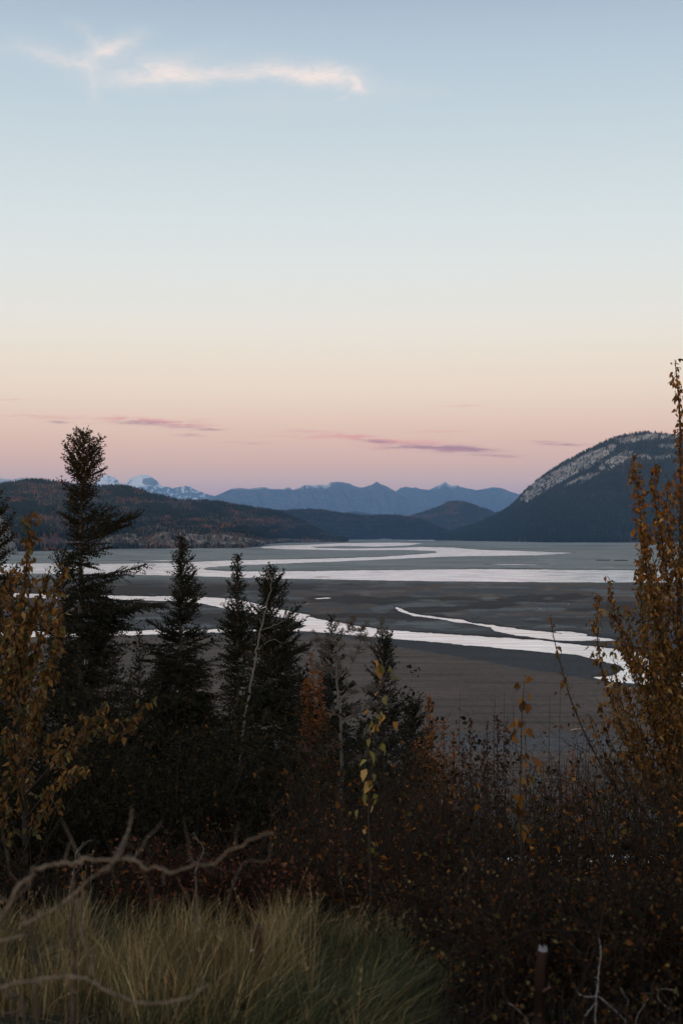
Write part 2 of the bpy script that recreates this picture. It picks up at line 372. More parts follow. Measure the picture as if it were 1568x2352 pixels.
Z = np.where(sdw > 0, hmax*sstep(0, 2.2, sdw), -0.6*sstep(0, 2, -sdw))
Z += np.where(sdw > 2, (fl_n-.5)*hmax*0.9, 0)
# colour of the plain: pale grey gravel far off, dark wet silt and brownish sand close by
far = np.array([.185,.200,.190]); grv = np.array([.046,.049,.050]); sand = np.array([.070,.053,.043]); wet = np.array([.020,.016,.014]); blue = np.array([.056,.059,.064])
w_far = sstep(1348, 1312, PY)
col = np.empty(PX.shape+(3,)); col[:] = grv
lump = fbm(PX/70, PY/6, 21, 5); lump2 = fbm(PX/160+9, PY/13, 31, 5); streak = fbm(PX/240+3, PY/3.2, 41, 5)
def blend(col, c, w): return col*(1-w[..., None])+c*w[..., None]
col = blend(col, grv*1.9, sstep(.50, .60, fbm(PX/90+30, PY/7, 121, 5))*sstep(1462, 1440, PY))
col = blend(col, sand*.95, sstep(.46, .56, lump)*sstep(1440, 1400, PY))
col = blend(col, wet*1.1, sstep(.51, .57, lump2)*.9*sstep(1452, 1420, PY))
col = blend(col, wet*1.2, np.clip(1-abs(ridged(PX/130, PY/9, 131, 3)-.93)/.035, 0, 1)*.8*sstep(1462, 1440, PY)*sstep(1340, 1350, PY))
col = blend(col, grv*2.3, np.exp(-((PX-955)/60)**2-((PY-1388)/5)**2)*.6*sstep(.4, .6, lump))
line = 1490+(PX-930)*0.172+6*(fbm(PX/60, PY*0, 3)-.5)
below = sstep(-2, 3, PY-line)*sstep(1455, 1470, PY)
col = blend(col, np.array([.028,.030,.033]), sstep(1450, 1462, PY)*(1-below)*.85)
col = blend(col, sand, below)
col = blend(col, blue*.95, sstep(1678, 1694, PY+8*(streak-.5))*sstep(1742, 1722, PY)*.85)
col = blend(col, sand*.72, sstep(1745, 1765, PY))
col = blend(col, blue*.85, sstep(1775, 1800, PY)*sstep(.4, .6, lump2)*.8)
col = blend(col, sand*1.7, np.exp(-((PY-1757-(PX-1100)*0.003)/1.6)**2)*.7)
col = blend(col, sand*1.45, sstep(.56, .70, streak)*below*.55)
col = blend(col, wet*1.6, sstep(.56, .66, fbm(PX/300+7, PY/5, 51, 4))*below*.5)
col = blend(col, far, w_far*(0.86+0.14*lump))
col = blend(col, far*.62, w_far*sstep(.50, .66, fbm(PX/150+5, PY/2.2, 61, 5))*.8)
col = blend(col, far*1.5, sstep(.66, .8, lump)*sstep(1450, 1380, PY)*.25)
# dark brown band between the first and second channels
band = sstep(1338, 1348, PY)*sstep(1376, 1362, PY)*sstep(1000, 700, PX)
col = blend(col, np.array([.030,.023,.020]), band*sstep(.35, .55, fbm(PX/200, PY/4, 71, 4)))
col = blend(col, np.array([.13,.115,.11]), np.exp(-((PX-840)/75)**2-((PY-1361)/3.5)**2)*.55)
# wet margins beside the water
ww = np.interp(PY, [1240, 1300, 1400, 1600], [0.9, 1.6, 4.0, 6.0])
col = blend(col, wet, np.clip(1-sdw/(ww*(0.6+1.0*lump)), 0, 1)*np.where(PY < 1300, .55, .85))
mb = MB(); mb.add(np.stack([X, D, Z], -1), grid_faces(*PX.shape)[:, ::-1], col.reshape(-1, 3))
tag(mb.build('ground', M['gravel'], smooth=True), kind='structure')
mb = MB()
yy = np.array([140, 300, 700, 1500, 4000, 9000, 20000, 45000.]); xx = np.linspace(-1.1, 1.1, 9)
YY, XX = np.meshgrid(yy, xx, indexing='ij')
mb.add(np.stack([XX*YY, YY, YY*0], -1), grid_faces(*YY.shape)[:, ::-1])
tag(mb.build('river_water', M['water']), kind='structure')

# ------------------------------------------------------------------ hills and far mountains
def hill(name, ridge, foot, dridge, back=0.25, rows=70, step=3, noise=4.0, nscale=(40, .25), seed=1, shape=0.85, matk='hill', colour=None, spur=0.0, ybump=None, jag=0.0):
    r = np.array(ridge, float)
    px = np.arange(r[0, 0], r[-1, 0]+.1, step)
    ry = np.interp(px, r[:, 0], r[:, 1])
    if jag: ry = ry-(fbm(px/9, px*0, seed+50, 4)-.5)*jag-(ridged(px/4, px*0, seed+51, 3)-.5)*jag*.45
    fy = interp(px, foot); DF = EYE/((fy-HY)*K)+0*px
    DR = interp(px, dridge) if not np.isscalar(dridge) else np.full(px.shape, float(dridge))
    t = np.linspace(0, 1, rows)
    T, P = np.meshgrid(t, px, indexing='ij')
    Dm = DF[None]*(1-T)+DR[None]*T
    Y = fy[None]+(ry-fy)[None]*T**shape
    if ybump is not None: Dm, Y = ybump(T, P, Dm, Y, fy, ry)
    env = np.sin(PI*np.clip(T, 0, 1))**.7
    Y = Y-(fbm(P/nscale[0], T/nscale[1], seed, 5)-.5)*noise*env
    if spur: Y = Y-(ridged(P/nscale[0]*1.3+T*1.2, T*1.5, seed+9, 5)-.6)*spur*env
    Y = np.maximum(Y, ry[None]+0.15*(1-T)*0)
    pts = atv(P, Y, Dm)
    # back slope
    nb = 8; tb = np.linspace(1/nb, 1, nb)
    Db = DR[None]*(1+back*tb[:, None]); zb = pts[-1, :, 2][None]*(1-tb[:, None])**1.2-30*tb[:, None]
    xb = pts[-1, :, 0][None]*(1+back*tb[:, None])
    full = np.concatenate([pts, np.stack([xb, Db, zb], -1)], 0)
    low = full[:1].copy(); low[..., 2] = -20; low[..., 1] -= 5
    full = np.concatenate([low, full], 0)
    cc = colour(P, Y, T) if colour else np.full(P.shape+(3,), .05)
    cfull = np.concatenate([cc[:1], cc, np.repeat(cc[-1:], nb, 0)], 0)
    mb = MB(); mb.add(full, grid_faces(full.shape[0], full.shape[1])[:, ::-1], cfull.reshape(-1, 3))
    o = tag(mb.build(name, M[matk], smooth=True), kind='structure')
    return dict(px=px, t=t, P=P, T=T, Y=Y, D=Dm, pts=pts)
def scatter(H, n, dens, h, colf, seed=0, wr=.22, weight=None):
    """n conifers on hill surface H; density function dens(px, py, t); merged as one far-off wood"""
    r = np.random.default_rng(seed)
    ni, nj = H['P'].shape
    m_ = int(n*3); i = r.random(m_)*(ni-1.001); j = r.random(m_)*(nj-1.001)
    i0 = i.astype(int); j0 = j.astype(int); fi = (i-i0)[:, None]; fj = (j-j0)[:, None]
    p = H['pts']; q = (p[i0, j0]*(1-fi)+p[i0+1, j0]*fi)*(1-fj)+(p[i0, j0+1]*(1-fi)+p[i0+1, j0+1]*fi)*fj
    PXv = H['P'][i0, j0]+fj[:, 0]*(H['px'][1]-H['px'][0]); PYv = HY-(q[:, 2]-EYE)/q[:, 1]/K; Tv = i/(ni-1)
    keep = r.random(m_) < dens(PXv, PYv, Tv)
    q, PXv, PYv, Tv = [a_[keep][:n] for a_ in (q, PXv, PYv, Tv)]
    N = len(q); hh = h*r.uniform(.55, 1.2, N); ww = hh*wr*r.uniform(.7, 1.3, N)
    cl = colf(PXv, PYv, Tv, r)
    dec = cl[:, 0] > cl[:, 1]*1.15                     # bare or autumn broadleaf: rounder, lower
    hh = np.where(dec, hh*.6, hh); ww = np.where(dec, ww*1.3, ww)
    mb = MB(); sides = 5
    for lo, hi, wf in ((0.08, .62, 1.0), (.40, 1.0, .62)):
        th = np.arange(sides)*2*PI/sides
        rot = r.random(N)*6
        ang = th[None]+rot[:, None]; rr = ww[:, None]*wf*r.uniform(.7, 1.25, (N, sides))
        ring = np.stack([q[:, 0, None]+rr*np.cos(ang), q[:, 1, None]+rr*np.sin(ang), q[:, 2, None]+hh[:, None]*lo*r.uniform(.7, 1.2, (N, sides))], -1)
        tip = np.stack([q[:, 0]+ww*.15*r.normal(size=N), q[:, 1], q[:, 2]+hh*hi], -1)[:, None]
        V = np.concatenate([ring, tip], 1).reshape(-1, 3); o_ = (np.arange(N)*(sides+1))[:, None, None]
        F = np.array([[a_, (a_+1) % sides, sides] for a_ in range(sides)])[None]+o_
        mb.add(V, F.reshape(-1, 3), np.repeat(cl, sides+1, 0))
    return mb

# --- snow peaks, farthest
def col_snow(P, Y, T):
    n_ = fbm(P/7, Y/5, 3, 5, .6); rr = ridged(P/10+Y/14, Y/9, 8, 4)
    s = sstep(.40, .56, n_+.42*sstep(1128, 1098, Y)*1.0-.12*sstep(1112, 1124, Y))
    rock = np.maximum(1-np.clip(poly_sd(P, Y, [(330,1099),(350,1097),(362,1106),(364,1114),(335,1114),(326,1109)])/1.5+.5, 0, 1)-0, 0)
    s = s*(1-.85*rock)*sstep(.42, .54, ridged(P/7+Y/8, Y/16, 9, 4)+.13*sstep(1112, 1096, Y))
    rr = rr; c = np.empty(P.shape+(3,)); c[:] = (.10,.11,.14)
    return blend(c, np.array([.92,.93,.95]), s)
hill('snowy_mountains', [(90,1120),(125,1116),(143,1108),(150,1104),(160,1110),(190,1118),(215,1113),(235,1096),(242,1093),(247,1089),(252,1093),(262,1097),(275,1108),(281,1112),(290,1110),(296,1101),(306,1096),(320,1091),(333,1090),(345,1093),(353,1099),(361,1104),(366,1112),(373,1118),(385,1119),(397,1121),(412,1119),(424,1116),(436,1115),(444,1123),(458,1128),(468,1132),(480,1137),(495,1140),(540,1150),(600,1165)],
     [(0,1233.6),(1000,1233.6)], 74000, noise=3, nscale=(16, .3), seed=4, shape=.8, matk='rocky', colour=col_snow, spur=16, step=.8, rows=140, jag=3.2, back=.1)
def col_range(P, Y, T):
    n_ = fbm(P/8, Y/4, 13, 5, .6)
    c = np.empty(P.shape+(3,)); c[:] = (.055,.06,.075)
    c = blend(c, np.array([.095,.095,.105]), sstep(.45, .58, n_))
    snow = sstep(.48, .60, fbm(P/5+3, Y/2.5, 17, 5, .6)+.18*sstep(.90, 1.0, T))*sstep(.86, .97, T)*sstep(1128, 1118, Y)
    snow *= np.where((P < 760) | ((P > 990) & (P < 1060)), .85, .12)
    return blend(c, np.array([.7,.72,.75]), snow*.8)
hill('east_mountains', [(850,1150),(880,1138),(909,1128),(920,1121),(932,1117),(945,1121),(954,1119),(968,1124),(984,1126),(999,1118),(1010,1114),(1021,1105),(1030,1112),(1039,1116),(1050,1115),(1059,1118),(1075,1122),(1094,1126),(1108,1124),(1134,1119),(1146,1120),(1154,1122),(1170,1129),(1191,1135),(1250,1150),(1400,1160),(1800,1150)],
     [(0,1233.6),(2000,1233.6)], 72000, noise=5, nscale=(30, .3), seed=24, shape=.85, matk='rocky', colour=col_range, spur=24, step=1.0, rows=110, jag=2.4, back=.1)
hill('blue_mountains', [(440,1150),(475,1146),(492,1141),(508,1133),(530,1123),(550,1120),(565,1122),(575,1123),(588,1121),(600,1118),(615,1121),(630,1123),(650,1124),(662,1118.5),(673,1126),(688,1120),(700,1114.5),(720,1115),(735,1113),(748,1116),(758,1109),(770,1107),(784,1107),(804,1111),(815,1116),(829,1121),(842,1117),(854,1113),(864,1105.5),(873,1111),(888,1118),(904,1126),(930,1142),(960,1160),(1000,1178),(1060,1195),(1150,1215)],
     [(0,1233.8),(2000,1233.8)], 64000, noise=5, nscale=(34, .3), seed=34, shape=.85, matk='rocky', colour=col_range, spur=26, step=1.0, rows=110, jag=2.6, back=.1)
hill('left_mountains', [(-400,1080),(-200,1092),(-60,1096),(0,1098),(25,1102),(50,1097),(62,1098),(75,1102),(100,1107),(150,1125),(200,1150)], [(-500,1234.4),(600,1234.4)], 52000, noise=4, nscale=(30, .3), seed=44, matk='rocky', colour=col_range, spur=12, step=3, rows=50, back=.1)
# --- wooded hills in the middle distance
CON = np.array([[.012,.018,.016],[.017,.023,.019],[.010,.014,.014],[.022,.027,.020]])
DEC = np.array([[.060,.046,.042],[.078,.056,.048],[.055,.045,.044]])
ORG = np.array([[.13,.055,.030],[.11,.052,.032],[.095,.045,.036]])
def colf_gen(seed, dec_th=.50, org_th=.57, sc=(60, 16), decw=.8, zone=None):
    def f(px, py, t, r):
        n = len(px); c = CON[r.integers(0, len(CON), n)]
        nd = fbm(px/sc[0], py/sc[1], seed, 4); no = fbm(px/sc[0]*2.0+5, py/sc[1]*1.8, seed+3, 4)
        if zone is not None: nd = nd+zone(px, py)
        d = r.random(n) < sstep(dec_th-.06, dec_th+.06, nd)*decw
        c = np.where(d[:, None], DEC[r.integers(0, 3, n)], c)
        g = (r.random(n) < sstep(org_th-.03, org_th+.05, no)*.75)
        c = np.where(g[:, None], ORG[r.integers(0, 3, n)], c)
        return c*r.uniform(.45, 1.7, n)[:, None]*(.7+.6*fbm(px/18, py/4, seed+8, 3))[:, None]
    return f
def cbrown(v): 
    def f(P, Y, T):
        c = np.empty(P.shape+(3,)); c[:] = v
        return c*(.7+.6*fbm(P/20, Y/5, 5, 4))[..., None]
    return f
hill('hazy_hill', [(740,1190),(784,1178),(800,1175),(815,1174),(835,1177),(860,1182),(900,1188),(960,1200)], [(0,1235.6),(2000,1235.6)], 40000, seed=64, colour=cbrown((.03,.035,.03)), step=4, rows=30, back=.1)
H2b = hill('knob_hill', [(840,1215),(900,1196),(934,1187),(960,1180),(985,1172),(1009,1163),(1022,1155),(1036,1151.5),(1052,1150.5),(1066,1152.5),(1094,1162),(1120,1171),(1134,1177),(1150,1175),(1165,1173),(1185,1180),(1230,1200),(1300,1225)], [(0,1238.4),(2000,1238.4)], 22500, seed=74, noise=7, colour=cbrown((.018,.020,.018)), step=3, rows=50, back=.15)
H2a = hill('dark_hills', [(380,1186),(480,1182),(560,1179),(610,1175),(650,1172.5),(700,1169.5),(722,1170),(745,1172),(784,1178.5),(815,1182),(850,1184),(880,1183),(915,1184),(950,1188),(985,1197),(1015,1211),(1040,1226),(1060,1240)], [(0,1239.6),(2000,1239.6)], 18500, seed=84, noise=7, colour=cbrown((.018,.020,.018)), step=3, rows=50, back=.15)
bw = scatter(H2b, 26000, lambda x, y, t: .9+0*x, 26, colf_gen(5, .585, .62, (40, 9), zone=lambda x, y: .09*sstep(1060, 1110, x)), 3, wr=.3)
tag(bw.build('forest', M['far_tree']), 'blue dark conifer wood covering the rounded knob hill in mid valley', 'forest', kind='stuff')
bw = scatter(H2a, 30000, lambda x, y, t: .9+0*x, 24, colf_gen(9, .57, .55, (40, 8)), 4, wr=.3)
tag(bw.build('forest', M['far_tree']), 'dark conifer wood on the low hills beyond the river plain', 'forest', kind='stuff')

# --- left wooded hill with eroded bluffs at its foot
BTOP = [(-500,1226),(0,1232),(60,1238),(110,1232),(180,1240),(240,1236),(280,1226),(315,1229),(345,1239),(362,1224),(378,1221),(400,1224),(430,1226),(460,1229),(520,1229),(560,1234),(590,1240),(615,1244),(640,1240),(655,1238),(680,1241),(720,1240),(760,1242),(800,1244)]
FOOT = [(-500,1275),(0,1269),(125,1266),(280,1262),(450,1261),(560,1260),(595,1256.5),(618,1250),(660,1247.5),(784,1246),(900,1245)]
BT = 0.10
def bl(T, P, Dm, Y, fy, ry):
    top = interp(P, BTOP)+4*(fbm(P/14, P*0, 3, 4)-.5); F = np.broadcast_to(fy[None], P.shape)
    top = np.minimum(top, F-.5)
    D0 = EYE/((F-HY)*K)
    gul = (ridged(P/11+T*6, T*16, 12, 4)-.5)
    u = np.clip(T/BT, 0, 1)
    Yb = F+(top-F)*(u**.8)+gul*3.0*np.sin(PI*u)
    Db = D0*(1+.045*u+.02*gul*np.sin(PI*u))
    v = np.clip((T-BT)/(1-BT), 0, 1)
    R = np.broadcast_to(ry[None], P.shape)
    Yu = top+(R-top)*v**1.0
    DRb = np.broadcast_to(Dm[-1][None], P.shape); Du = D0*1.045*(1-v)+DRb*v
    return np.where(T < BT, Db, Du), np.where(T < BT, Yb, Yu)
def col_left(P, Y, T):
    c = np.empty(P.shape+(3,)); c[:] = (.042,.034,.028)
    bare = sstep(.60, .68, fbm(P/45+3, Y/7, 15, 4)); c = blend(c, np.array([.105,.085,.062]), bare*.8)
    bn = fbm(P/9, T*60, 35, 5, .6)
    cliff = (1-sstep(BT*.9, BT*1.25, T))
    cc = np.empty_like(c); cc[:] = (.075,.062,.052)
    cc = blend(cc, np.array([.13,.113,.095]), sstep(.44, .60, bn+.10*sstep(260, 400, P)))
    cc = blend(cc, np.array([.20,.175,.15]), sstep(.58, .70, bn+.06*sstep(340, 480, P)))
    cc = blend(cc, np.array([.03,.028,.022]), sstep(.55, .64, fbm(P/12+4, T*45, 55, 4))*.9)
    cc = blend(cc, np.array([.075,.045,.036]), sstep(260, 120, P)*.7)
    return blend(c, cc, cliff)
H1 = hill('wooded_hill', [(-500,1160),(-300,1150),(-150,1132),(-60,1124),(0,1116),(25,1109),(65,1103),(90,1103.5),(135,1108),(160,1111),(190,1116),(215,1118),(250,1117),(280,1116.5),(310,1121),(330,1128),(350,1136),(375,1142),(400,1147),(440,1149),(500,1153),(540,1159),(575,1166),(610,1170),(640,1176),(670,1187),(700,1200),(725,1214),(750,1226),(775,1235),(800,1241)],
          FOOT, [(-500,9000),(300,9200),(600,10500),(700,11500),(800,12000)], rows=150, step=2.5, seed=94, noise=12, nscale=(70, .22), colour=col_left, ybump=bl, shape=1, back=.15)
def dens1(x, y, t):
    bare = sstep(.60, .68, fbm(x/45+3, y/7, 15, 4))
    d = np.where(t > BT*1.1, 1.0, .05)*(1-.8*bare)
    d = np.where(t < BT*.13, .8, d)                    # thin fringe of trees at the foot of the bluffs
    return d*np.where((t > BT*1.1) & (t < BT*1.8), 1, .8)
def zone1(x, y): return .16*np.exp(-((y-1150)/10)**2)*sstep(330, 200, x)+.12*np.exp(-((x-590)/40)**2-((y-1196)/12)**2)
bw = scatter(H1, 115000, dens1, 21, colf_gen(15, .51, .60, (70, 13), zone=zone1), 5, wr=.2)
tag(bw.build('forest', M['far_tree']), 'mixed wood of dark spruces and rusty bare trees on the left hill', 'forest', kind='stuff')

# --- big mountain on the right with pale rock slabs
def c2(L): return [(784+x*.5, 940.8+y*.5) for x, y in L]
ROCK = [c2(p_) for p_ in ([(815,412),(870,350),(940,305),(1000,268),(1130,203),(1200,178),(1250,160),(1262,172),(1240,202),(1150,260),(1050,312),(950,368),(850,428)],
        [(1170,278),(1190,245),(1240,215),(1310,183),(1340,202),(1420,208),(1425,230),(1330,226),(1250,268),(1190,290)],
        [(1020,352),(1100,308),(1190,284),(1185,300),(1100,333)],[(1250,138),(1400,113),(1530,113),(1560,130),(1420,138),(1300,158)],
        [(1430,217),(1560,206),(1560,222),(1440,227)],[(1450,165),(1560,160),(1560,178),(1470,178)],[(1590,240),(1700,250),(1690,290),(1600,270)])]
def rockmask(P, Y):
    d = np.full(np.shape(P), 1e9)
    n_ = (fbm(P/12+Y/9, (Y+P*.55)/5, 77, 5, .6)-.5)
    for q in ROCK: d = np.minimum(d, poly_sd(P, Y, q))
    return 1-sstep(-4, 3, d-2+n_*17)
def col_right(P, Y, T):
    c = np.empty(P.shape+(3,)); c[:] = (.022,.022,.022)
    r_ = rockmask(P, Y); n_ = .55*fbm(P/12+Y/9, (Y+P*.55)/3.4, 78, 6, .68)+.45*fbm(P/5, Y/5, 79, 5, .65)
    rc = np.empty_like(c); rc[:] = (.085,.08,.075); rc = blend(rc, np.array([.20,.195,.185]), sstep(.40, .52, n_)); rc = blend(rc, np.array([.31,.305,.30]), sstep(.53, .62, n_))
    return blend(c, rc, r_)
HR = hill('rocky_mountain', [(1000,1241),(1018,1232),(1040,1222),(1064,1213),(1100,1202),(1134,1186),(1155,1175),(1174,1161),(1190,1146),(1199,1133),(1210,1122),(1224,1111),(1250,1091),(1284,1068),(1334,1041),(1384,1016),(1414,1004),(1450,997),(1484,993),(1534,996),(1600,1002),(1700,1016),(1850,1050),(2000,1095),(2200,1140)],
          [(990,1241.4),(1100,1243.5),(1264,1246.8),(1568,1247.2),(2200,1250)], [(1000,16500),(1100,16000),(1200,15000),(1400,13800),(2200,13500)], rows=170, step=2.5, seed=104, noise=10, nscale=(60, .25), colour=col_right, spur=0, shape=1.0, back=.2, jag=1.0)
bw = scatter(HR, 125000, lambda x, y, t: np.clip(1-.97*rockmask(x, y)*(1-.3*(fbm(x/7, y/5, 91, 4) > .6)), 0, 1), 27, colf_gen(25, .62, .80, (60, 20), decw=.35), 6, wr=.24)
tag(bw.build('forest', M['far_tree']), 'dense dark conifer forest below and above the pale rock slabs of the right mountain', 'forest', kind='stuff')

# --- pale bluffs standing alone
def bluff(name, cx, top, half, footy, lab, colr, seed, rock=6):
    D0 = EYE/((footy-HY)*K); n_, m_ = 60, 26
    u = np.linspace(-1, 1, n_); t = np.linspace(0, 1, m_); T, Uu = np.meshgrid(t, u, indexing='ij')
    hgt = np.clip(1-np.abs(Uu)**1.7, 0, 1)*(0.8+.35*fbm(Uu*4, Uu*0, seed, 4))
    gul = ridged(Uu*7+T*.8, T*2, seed, 4)-.5
    Y = footy+(top-footy)*hgt*np.sin(np.clip(T, 0, .62)/.62*PI/2)**.8
    Y = np.where(T > .62, footy+(top-footy)*hgt*(1-((T-.62)/.38)**2), Y)+gul*rock*np.sin(PI*T)*.3
    Dd = D0*(1+.10*T+.012*gul)
    c = np.empty(T.shape+(3,)); c[:] = colr; c = c*(.55+.9*fbm(Uu*9, T*7, seed+1, 5))[..., None]
    mb = MB(); P_ = atv(cx+Uu*half, Y, Dd); P_[..., 2] = np.where(hgt*np.sin(PI*T) < .02, -3, P_[..., 2])
    mb.add(P_, grid_faces(m_, n_)[:, ::-1], c.reshape(-1, 3))
    return tag(mb.build(name, M['hill'], smooth=True), kind='structure')
bluff('pale_bluff', 968, 1222, 38, 1239.3, '', (.48,.46,.42), 5, 3)
bluff('small_pale_bluff', 884, 1233, 22, 1239.8, '', (.26,.25,.22), 8, 1)
bluff('grey_bluff', 4, 1184, 40, 1276, '', (.15,.145,.14), 6, 7)

# scrub patches and drift logs on the plain
def scrub(px, py, wpx, n, label):
    D0 = EYE/((py-HY)*K); mb = MB(); hw = wpx*K*D0*.5
    P_ = np.stack([rng.uniform(-hw, hw, n), rng.normal(0, hw*.35, n), np.full(n, .9)], -1)+np.array([(px-HX)*K*D0, D0, 0])
    d = norm(rng.normal(size=(n, 3))*.5+np.array([0, 0, 1.])); L = rng.uniform(.8, 3.2, n)
    tris(mb, P_, d, rand_unit(n), L, L*.35, palette(n, [(.04,.03,.02),(.06,.05,.03),(.09,.06,.04)]))
    return tag(mb.build('scrub', M['far_tree'], origin=P_.mean(0)*[1, 1, 0]), label, 'scrub', kind='stuff')
scrub(1385, 1289, 32, 700, 'low dark scrub on the gravel bar left of its twin near the poplar')
scrub(1425, 1289.5, 30, 650, 'low dark scrub on the gravel bar closest to the golden poplar')
def drift(px, py, Lpx, ang, label, r=.12):
    D0 = EYE/((py-HY)*K); p0 = np.array([(px-HX)*K*D0, D0, .35+.03*D0*K]); L = Lpx*K*D0*.5
    p = smoothpath([p0+np.array([-L*math.cos(ang), -L*math.sin(ang), .35]), p0+np.array([0, .15, .55]), p0+np.array([L*math.cos(ang), L*math.sin(ang), .5])], 9)
    mb = MB(); tube(mb, p, np.linspace(r, r*.45, 9), 6, (.42,.38,.34))
    for s in (.25, .5, .8):
        q = p[int(s*8)]; tube(mb, smoothpath([q, q+np.array([L*.12, -.1, .3]), q+np.array([L*.2, .1, .7])], 4), [r*.4, r*.3, r*.2, r*.1], 4, (.38,.34,.30))
    o = mb.build('driftwood_log', M['wood'], origin=p0); tag(o, label, 'driftwood')
drift(1327, 1682.5, 34, .12, 'pale stranded log on dark sand left of the golden poplar branches', .14)
drift(1240, 1402, 9, .5, 'tiny pale log on gravel above the pink side channel', .22)
drift(1305, 1391, 6, -.4, 'tiny drift log upslope on gravel toward the poplar', .2)
drift(742, 1326.5, 36, .1, 'low heap of drift branches on the near edge of the wide channel', .55)


# ------------------------------------------------------------------ the near bank: ground
GPROF = [(-60, -1.0), (-5, -1.6), (2, -1.62), (5, -1.74), (7, -2.1), (9, -2.65), (12, -3.7), (18, -5.9), (25, -8.6), (40, -13), (60, -18.2), (100, -28), (135, -38), (160, -46.5), (176, -50.6), (190, -52), (260, -53)]
def gz(x, y):
    x = np.asarray(x, float); y = np.asarray(y, float)
    z = EYE+np.interp(y, [p_[0] for p_ in GPROF], [p_[1] for p_ in GPROF])
    k = np.clip((y-2)/12, 0, 1)
    z = z+(fbm(x/6, y/6, 301, 4)-.5)*1.3*k+(fbm(x/1.2, y/1.2, 303, 3)-.5)*.16
    z = z-np.clip(x-1.0, 0, 6)*0.10*np.clip((y-3)/5, 0, 1)*np.clip((30-y)/15, 0, 1)
    return z
ya = np.unique(np.concatenate([np.linspace(-60, 0, 16), np.arange(0, 14, .16), np.arange(14, 60, 1.0), np.arange(60, 262, 4)]))
xa = np.unique(np.concatenate([np.arange(-260, -14, 8), np.arange(-14, 14, .22), np.arange(14, 262, 8)]))
YA, XA = np.meshgrid(ya, xa, indexing='ij'); ZA = gz(XA, YA)
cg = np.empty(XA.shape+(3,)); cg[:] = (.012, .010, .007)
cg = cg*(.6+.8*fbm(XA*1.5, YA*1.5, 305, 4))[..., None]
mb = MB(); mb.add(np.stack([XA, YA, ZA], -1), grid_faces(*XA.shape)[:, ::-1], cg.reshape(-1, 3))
tag(mb.build('bank', M['soil'], smooth=True), kind='structure')

